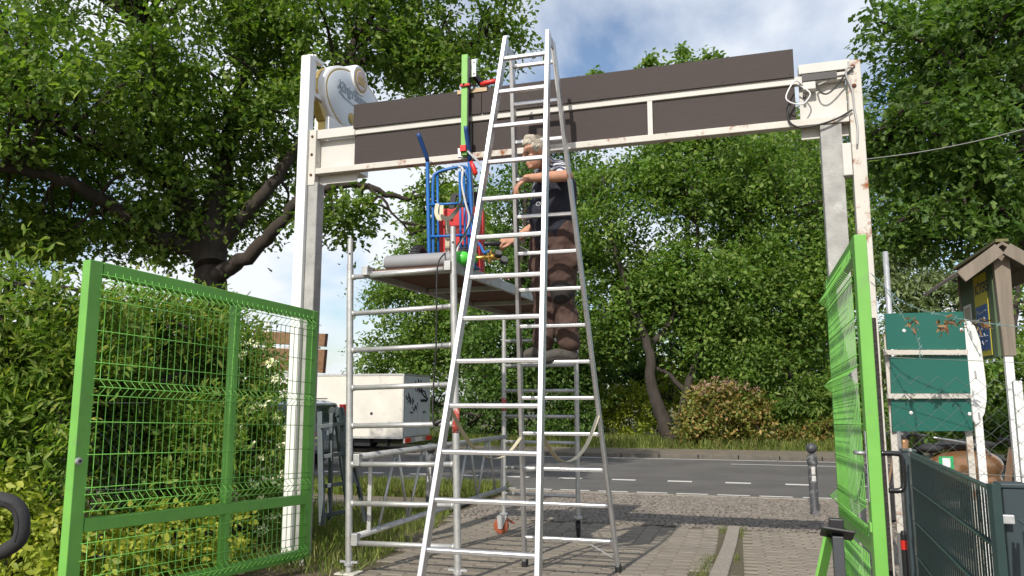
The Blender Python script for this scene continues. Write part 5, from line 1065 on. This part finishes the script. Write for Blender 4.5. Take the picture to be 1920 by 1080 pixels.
# rusty dead vine leaves caught in the wire
dv_ = np.concatenate([np.array([list(P(px+random.gauss(0, 5), 596+abs(random.gauss(0, 10)), 4.96))]) for px in (1710, 1768, 1775, 1782, 1806, 1840, 1712, 1760, 1835) for _ in range(7)])
me = leafmesh('dead_vine', dv_, RNG.normal(size=(len(dv_), 3))+np.array([0, 0, -1.2]), RNG.normal(size=(len(dv_), 3)), .035+.03*RNG.random(len(dv_)), 'long', leafmat('dead_leaf', (.20, .10, .05), (.26, .14, .07), (.32, .2, .1), .2)); ob = bpy.data.objects.new('dead_vine', me); COL.objects.link(ob); tag(ob, 'withered brown vine leaves caught on the barbed wire', 'vine', kind='stuff')
# left hedge chain-link
chainlink('chain_link_fence', 'dark chain-link fence half buried in the left hedge', (-4.6, 5.15, 0), (1, .12, 0), 2.1, .3, 1.5, .055, mat('dark_wire', (.03, .06, .045), .6))

# ---- green three-panel sign
GSN = thing('panel_sign', 'green three-panel sign on a rusty cream frame behind the chain-link', 'sign', P(1740, 960, 5.5))
m_sgreen = mat('sign_green', (.016, .12, .092), .4, var=.06, scale=3)
for i, (c_) in enumerate((((1659, 588), (1806, 584), (1812, 655), (1664, 655)), ((1669, 668), (1814, 666), (1820, 737), (1672, 738)), ((1671, 749), (1820, 747), (1825, 808), (1674, 809)))):
    pn = MB().prism([P(x, y, 5.5) for x, y in reversed(c_)], Vector((0, .012, 0))).build('panel', m_sgreen, GSN)
    for (x, y) in ([(1695, 620), (1803, 618)] if i == 0 else [(1708, 774), (1818, 776)] if i == 2 else []): MB().lathe([(.013, 0), (.012, .003), (.005, .006)], P(x, y, 5.498), (0, -1, 0), 12).build('screw_cap', m_white, pn, auto=40)
for y0, y1, x0, x1 in ((656, 665, 1660, 1815), (738, 747, 1666, 1822)): MB().prism([P(x0, y1, 5.47), P(x1, y1, 5.47), P(x1, y0, 5.47), P(x0, y0, 5.47)], Vector((0, .03, 0))).build('cross_rail', m_creamr, GSN)
p0, p1 = P(1663, 640, 5.54), P(1690, 960, 5.54); p1 = Vector((p0.x+.06, p0.y, 0)); MB().bar(up_(p0, gz(p0.x, p0.y)-.02), up_(p0, p0.z+.05), .04, .03, BD).build('post', m_creamr, GSN); q_ = P(1812, 760, 5.56); MB().bar(up_(q_, gz(q_.x, q_.y)-.02), up_(q_, q_.z), .04, .03, BD).build('post', m_creamr, GSN)
WB = thing('white_board', 'rounded white board with slots beside the green sign', 'board', P(1830, 900, 5.5))
oc = [(1806, 597), (1816, 600), (1828, 612), (1838, 640), (1844, 680), (1849, 720), (1850, 750), (1846, 775), (1838, 790), (1830, 796), (1826, 790), (1820, 740), (1812, 660)]
MB().prism([P(x, y, 5.53) for x, y in reversed(oc)], Vector((0, .02, 0))).build('board', m_white, WB)
for x, y in ((1820, 627), (1829, 702), (1836, 780)): MB().bar(P(x-1, y-7, 5.527), P(x+1, y+7, 5.527), .012, .006).build('slot', m_alud, WB)
p_ = P(1834, 790, 5.56); MB().bar(up_(p_, gz(p_.x, p_.y)-.02), up_(p_, p_.z+.1), .05, .03, BD).build('post', m_white, WB)
p_ = P(1666, 560, 6.9); tag(MB().tube([up_(p_, gz(p_.x, p_.y)), up_(p_, P(1664, 472, 6.9).z)], .024, 10).build('steel_pipe_post', m_galv, smooth=True), 'bare grey steel pipe standing behind the green sign', 'post')

# ---- roofed wooden notice board
NB0 = P(1884, 600, 5.35); NB0.z = 0; NBO = thing('notice_board', 'roofed wooden notice board with yellow and blue poster', 'notice board', up_(NB0, .2))
def nb(s, z, o=0): p = NB0+BN*s-BD*o; p.z = z; return p           # o > 0: towards the left, the poster side
zt_, zb_ = P(1880, 478, 5.35).z, P(1880, 668, 5.35).z
MB().hexa([nb(-.03, zb_, .03), nb(-.03, zb_, -.045), nb(.03, zb_, -.045), nb(.03, zb_, .03), nb(-.03, zt_+.05, .048), nb(-.03, zt_+.05, -.06), nb(.03, zt_+.05, -.06), nb(.03, zt_+.05, .048)]).build('front_post', m_oldwood, NBO, bevel=.005)
MB().bar(nb(0, gz(NB0.x, NB0.y)-.02), nb(0, zb_), .05, .04, BD).build('steel_leg', m_white, NBO)
MB().bar(nb(.95, zb_), nb(.95, zt_+.02), .1, .06, BD).build('rear_post', m_oldwood, NBO)
m_ngreen = mat('dull_green_panel', (.075, .12, .06), .7, var=.15)
MB().hexa([nb(.032, zb_, .05), nb(.032, zb_, .03), nb(.915, zb_, .03), nb(.915, zb_, .05), nb(.032, zt_-.03, .05), nb(.032, zt_-.03, .03), nb(.915, zt_-.03, .03), nb(.915, zt_-.03, .05)]).build('panel', m_ngreen, NBO)
def npl(s0, s1, z0, z1, o0, o1, nm, m, par): return MB().hexa([nb(s0, z0, o1), nb(s0, z0, o0), nb(s1, z0, o0), nb(s1, z0, o1), nb(s0, z1, o1), nb(s0, z1, o0), nb(s1, z1, o0), nb(s1, z1, o1)]).build(nm, m, par)
zr = zt_-zb_; pz0, pz1 = zb_+.02, zt_-.09
po = npl(.16, .50, pz0, pz1, .0505, .054, 'poster', mat('poster_yellow', (.62, .52, .03), .5, var=.05), NBO)
npl(.175, .485, pz0+.04, pz0+(pz1-pz0)*.62, .0545, .056, 'blue_field', mat('poster_blue', (.02, .09, .30), .5, var=.08), po)
text('poster_title', 'KÖTERS', mat('poster_ink', (.02, .04, .06), .6), po, nb(.475, pz0+(pz1-pz0)*.77, .0547), -BN, UP, .105, 0, .001, .85, .002)
ink = MB(); m_chalk = mat('chalk_white', (.5, .55, .62), .8)
for k, z_ in enumerate((.54, .44, .34, .25, .16)):
    zz_ = pz0+(pz1-pz0)*z_; pts = [nb(.46-.03*j, zz_+random.uniform(-.014, .018), .0565) for j in range(9 - (k % 3))]; ink.tube(pts, .0035, 4)
ink.build('chalk_writing', m_chalk, po)
npl(.62, .84, pz0+.1, pz0+.42, .0505, .056, 'paper_frame', m_white, NBO); npl(.645, .815, pz0+.12, pz0+.40, .0565, .058, 'paper_notice', mat('paper', (.45, .42, .33), .8, var=.15), NBO)
rz = P(1876, 458, 5.25).z; ov = -.10
for s_, nm in ((1, 'left'), (-1, 'right')):
    for k in range(3):
        o0, o1 = s_*(.0+k*.088), s_*(.088+k*.088+.012); z0_, z1_ = rz-abs(o0)*.72, rz-abs(o1)*.72
        MB().hexa([nb(ov, z0_-.0, o0), nb(ov, z1_, o1), nb(1.15, z1_, o1), nb(1.15, z0_, o0), nb(ov, z0_+.022, o0), nb(ov, z1_+.026, o1), nb(1.15, z1_+.026, o1), nb(1.15, z0_+.022, o0)]).build('roof_board', m_oldwood, NBO)
    MB().bar(nb(ov+.0, rz-.03, s_*.02), nb(ov+.0, rz-.03-.26*.72, s_*.27), .025, .085, BN).build('gable_fascia', m_oldwood, NBO, bevel=.003)
MB().bar(nb(ov, rz+.03), nb(1.16, rz+.03), .08, .02, BD).build('ridge_cap', mat('mossy_cap', (.16, .15, .07), .95, var=.4, scale=20), NBO)

# ---- dark green slatted fence in the right foreground
def slat_fence(label, A_, B_, z0, z1, n, rails_, m):
    A_ = Vector(A_); B_ = Vector(B_); d_ = (B_-A_).normalized(); T = thing('slat_fence', label, 'fence', up_(A_, z0)); L_ = (B_-A_).length
    sl_ = MB().bar((0, 0, 0), (0, 0, z1-z0), min(.0065, L_/n*.5), .006, d_).mesh('slat', m)
    for i in range(n): p_ = A_+d_*(L_*(i+.5)/n); inst('slat', sl_, T, up_(p_, z0))
    for k in rails_:
        for o in (-.007, .007):
            nn = Vector((-d_.y, d_.x, 0))*o; MB().tube([up_(A_, z0+(z1-z0)*k)+nn, up_(B_, z0+(z1-z0)*k)+nn], .005, 6).build('rail', m, T)
    return T
s1 = slat_fence('dark green slatted gate panel in the right foreground', (2.32, 4.6, 0), (1.635, 2.70, 0), .27, 1.205, 42, (.995, .79, .58, .37, .16, .02), m_dkgreen)
MB().bar((1.625, 2.68, .24), (1.625, 2.68, 1.22), .03, .03).build('end_post', m_dkgreen, s1); MB().bar((2.33, 4.62, .24), (2.33, 4.62, 1.22), .012, .02).build('end_post', m_galv, s1)
def fpost(label, x, y, z1, w_): 
    T = thing('fence_post', label, 'fence post', (x, y, .24)); MB().box((x, y, (.24+z1)/2), (w_, w_, z1-.24), BD).build('post', mat('fence_post_grey', (.03, .047, .055), .5, var=.1), T, bevel=.004); MB().box((x, y, z1+.008), (w_+.014, w_+.014, .016), BD).build('cap', MATS['fence_post_grey'], T, bevel=.004); return T
fpost('square grey-green fence post beside the slatted panel', 1.735, 2.76, 1.20, .072); fpost('far square fence post below the green sign', 2.40, 4.78, 1.19, .07)
for z_ in (1.10, .72): MB().box((1.67, 2.71, z_), (.06, .02, .03), BD).build('hinge', m_galv, s1, bevel=.003)
s2 = slat_fence('lower dark slatted fence panel at the right picture edge', (1.67, 2.62, 0), (1.27, 1.72, 0), .25, 1.115, 19, (.995, .78, .56, .34, .1), mat('fence_grey_green', (.05, .075, .085), .5, var=.12))

# ---- scooters behind the fence
m_bronze = mat('bronze_paint', (.36, .19, .09), .22, metal=.6, var=.05, coat=.6)
def scooter(label, org, yaw, sticker=True):
    o = Vector(org); f = Vector((math.cos(yaw), math.sin(yaw), 0)); s_ = Vector((-f.y, f.x, 0)); T = thing('motor_scooter', label, 'scooter', o, 'scooters parked behind the fence')
    def w_(a, b, c_): return o+f*a+s_*b+UP*c_
    ax = (f, s_, UP)
    b_ = MB(); ell(b_, w_(-.42, 0, .66), (.46, .20, .22), ax); ell(b_, w_(-.12, 0, .60), (.24, .18, .24), ax); ell(b_, w_(-.55, 0, .48), (.3, .17, .14), ax); blob(b_, 'rear_body', m_bronze, T, .02, 4)
    b_ = MB(); ell(b_, w_(-.40, 0, .92), (.42, .14, .07), ax); ell(b_, w_(.06, 0, .88), (.16, .12, .06), ax); blob(b_, 'seat', m_rubber, T, .015, 4)
    MB().hexa([w_(.0, -.16, .28), w_(.55, -.14, .28), w_(.55, .14, .28), w_(.0, .16, .28), w_(.0, -.16, .34), w_(.55, -.14, .34), w_(.55, .14, .34), w_(.0, .16, .34)]).build('footboard', m_bronze, T, bevel=.02)
    MB().hexa([w_(.52, -.18, .30), w_(.60, -.18, .30), w_(.60, .18, .30), w_(.52, .18, .30), w_(.40, -.12, 1.0), w_(.48, -.10, 1.0), w_(.48, .10, 1.0), w_(.40, .12, 1.0)]).build('leg_shield', m_bronze, T, bevel=.03)
    b_ = MB(); ell(b_, w_(.43, 0, 1.04), (.10, .10, .08), ax); b_.build('headset', m_black, T, smooth=True)
    for k in (-1, 1): MB().tube([w_(.42, 0, 1.03), w_(.38, k*.2, 1.06), w_(.33, k*.33, 1.05)], [.014, .014, .018], 8).build('handlebar', m_black, T, smooth=True)
    MB().tube(spline([w_(-.62, .15, .80), w_(-.5, .18, .90), w_(-.2, .18, .97), w_(.12, .16, 1.02)], 4), .012, 8).build('grab_rail', m_alu, T, smooth=True)
    for a, r in ((.66, .23), (-.52, .23)):
        wh = MB().lathe([(.12, -.045), (.2, -.05), (r, -.02), (r, .02), (.2, .05), (.12, .045)], w_(a, 0, r), s_, 22).build('wheel', m_rubber, T, auto=40); MB().lathe([(.12, -.03), (.12, .03)], w_(a, 0, r), s_, 14).build('rim', m_galv, wh)
    MB().tube([w_(.66, 0, .23), w_(.44, 0, 1.0)], .03, 8).build('front_fork', m_black, T)
    MB().tube([w_(-.2, -.2, .28), w_(-.7, -.22, .36)], .05, 10).build('exhaust', m_alud, T, smooth=True)
    if sticker:
        st_ = MB().box(w_(.0, .195, .72), (.19, .004, .15), f, UP).build('sticker', mat('sticker_green', (.03, .38, .13), .4), T)
        MB().box(w_(.0, .198, .72), (.10, .004, .11), f, UP).build('sticker_symbol', m_white, st_)
    return T
p_ = P(1766, 850, 9.8); scooter('bronze motor scooter with black seat behind the slatted fence', (p_.x-.08, p_.y, gz(p_.x, p_.y)), math.pi+.1)
p_ = P(1975, 850, 8.0); scooter('second bronze scooter cut off by the right picture edge', (p_.x, p_.y, gz(p_.x, p_.y)), math.pi+.3, False)
# black post foot with red band between fences
p_ = P(1693, 985, 5.0); BB = thing('marker_post', 'short black post with red band behind the slatted panel', 'post', up_(p_, .25)); MB().lathe([(.02, 0), (.02, .42), (.014, .44)], up_(p_, .25), n=12).build('post', m_black, BB); MB().lathe([(.0215, .33), (.0215, .385)], up_(p_, .25), n=12).build('red_band', m_red, BB)

# ---- bicycle at the left picture edge (only its bar end reaches into view)
BC = thing('bicycle', 'black bicycle handlebar grip curving into the lower left corner', 'bicycle', (-1.15, 1.3, .27))
hpts = [P(-260, 985, 1.3), P(-120, 950, 1.28), P(-40, 935, 1.22), P(10, 938, 1.2), P(36, 955, 1.2), P(42, 985, 1.2), P(36, 1012, 1.2), P(14, 1030, 1.2), P(-16, 1042, 1.2)]
MB().tube(spline(hpts, 6), .0108, 12).build('handlebar', m_rubber, BC, smooth=True)
gd_ = MB()
for i, p in enumerate(spline(hpts[2:7], 10)):
    for a in (0, 1, 2): ell(gd_, p+Vector((0, -.0105, .0))+Vector((0, .004*abs(a-1), (a-1)*.007)), (.0016, .0016, .0016), n=3)
gd_.build('grip_dots', m_rubber, BC)
st0 = hpts[0]; hd_ = Vector((st0.x-.02, st0.y, 1.1))
MB().tube([st0, hd_+UP*.12, hd_+UP*-.1, Vector((hd_.x-.02, hd_.y+.15, .62))], .016, 10).build('fork', m_black, BC)
MB().tube([hd_, Vector((hd_.x, hd_.y-.55, .58)), Vector((hd_.x, hd_.y-.75, 1.1))], .017, 10).build('frame', m_black, BC); MB().tube([hd_+UP*.08, Vector((hd_.x, hd_.y-.7, 1.0))], .016, 10).build('top_tube', m_black, BC)
for yy in (.22, -.98):
    wc = Vector((hd_.x-.02, hd_.y+yy, .60)); MB().tube([wc+Vector((0, math.cos(2*math.pi*i/32)*.33, math.sin(2*math.pi*i/32)*.33)) for i in range(33)], .018, 8).build('wheel', m_rubber, BC, smooth=True)
MB().tube([Vector((hd_.x, hd_.y-.55, .58)), Vector((hd_.x-.02, hd_.y-.98, .60)), Vector((hd_.x, hd_.y-.7, 1.0))], .012, 8).build('chain_stay', m_black, BC)
s_ = MB(); ell(s_, Vector((hd_.x, hd_.y-.78, 1.14)), (.07, .13, .03)); s_.build('saddle', m_black, BC, smooth=True)
# weeds at the foot of the right fence
wp = np.array([[2.15+random.uniform(-.22, .2), 4.2+random.uniform(-.7, .7), .25] for _ in range(1800)])
grass('grass', 'dry weeds at the foot of the right gate and slatted fence', wp, .04, .24, m_grass2, .6)
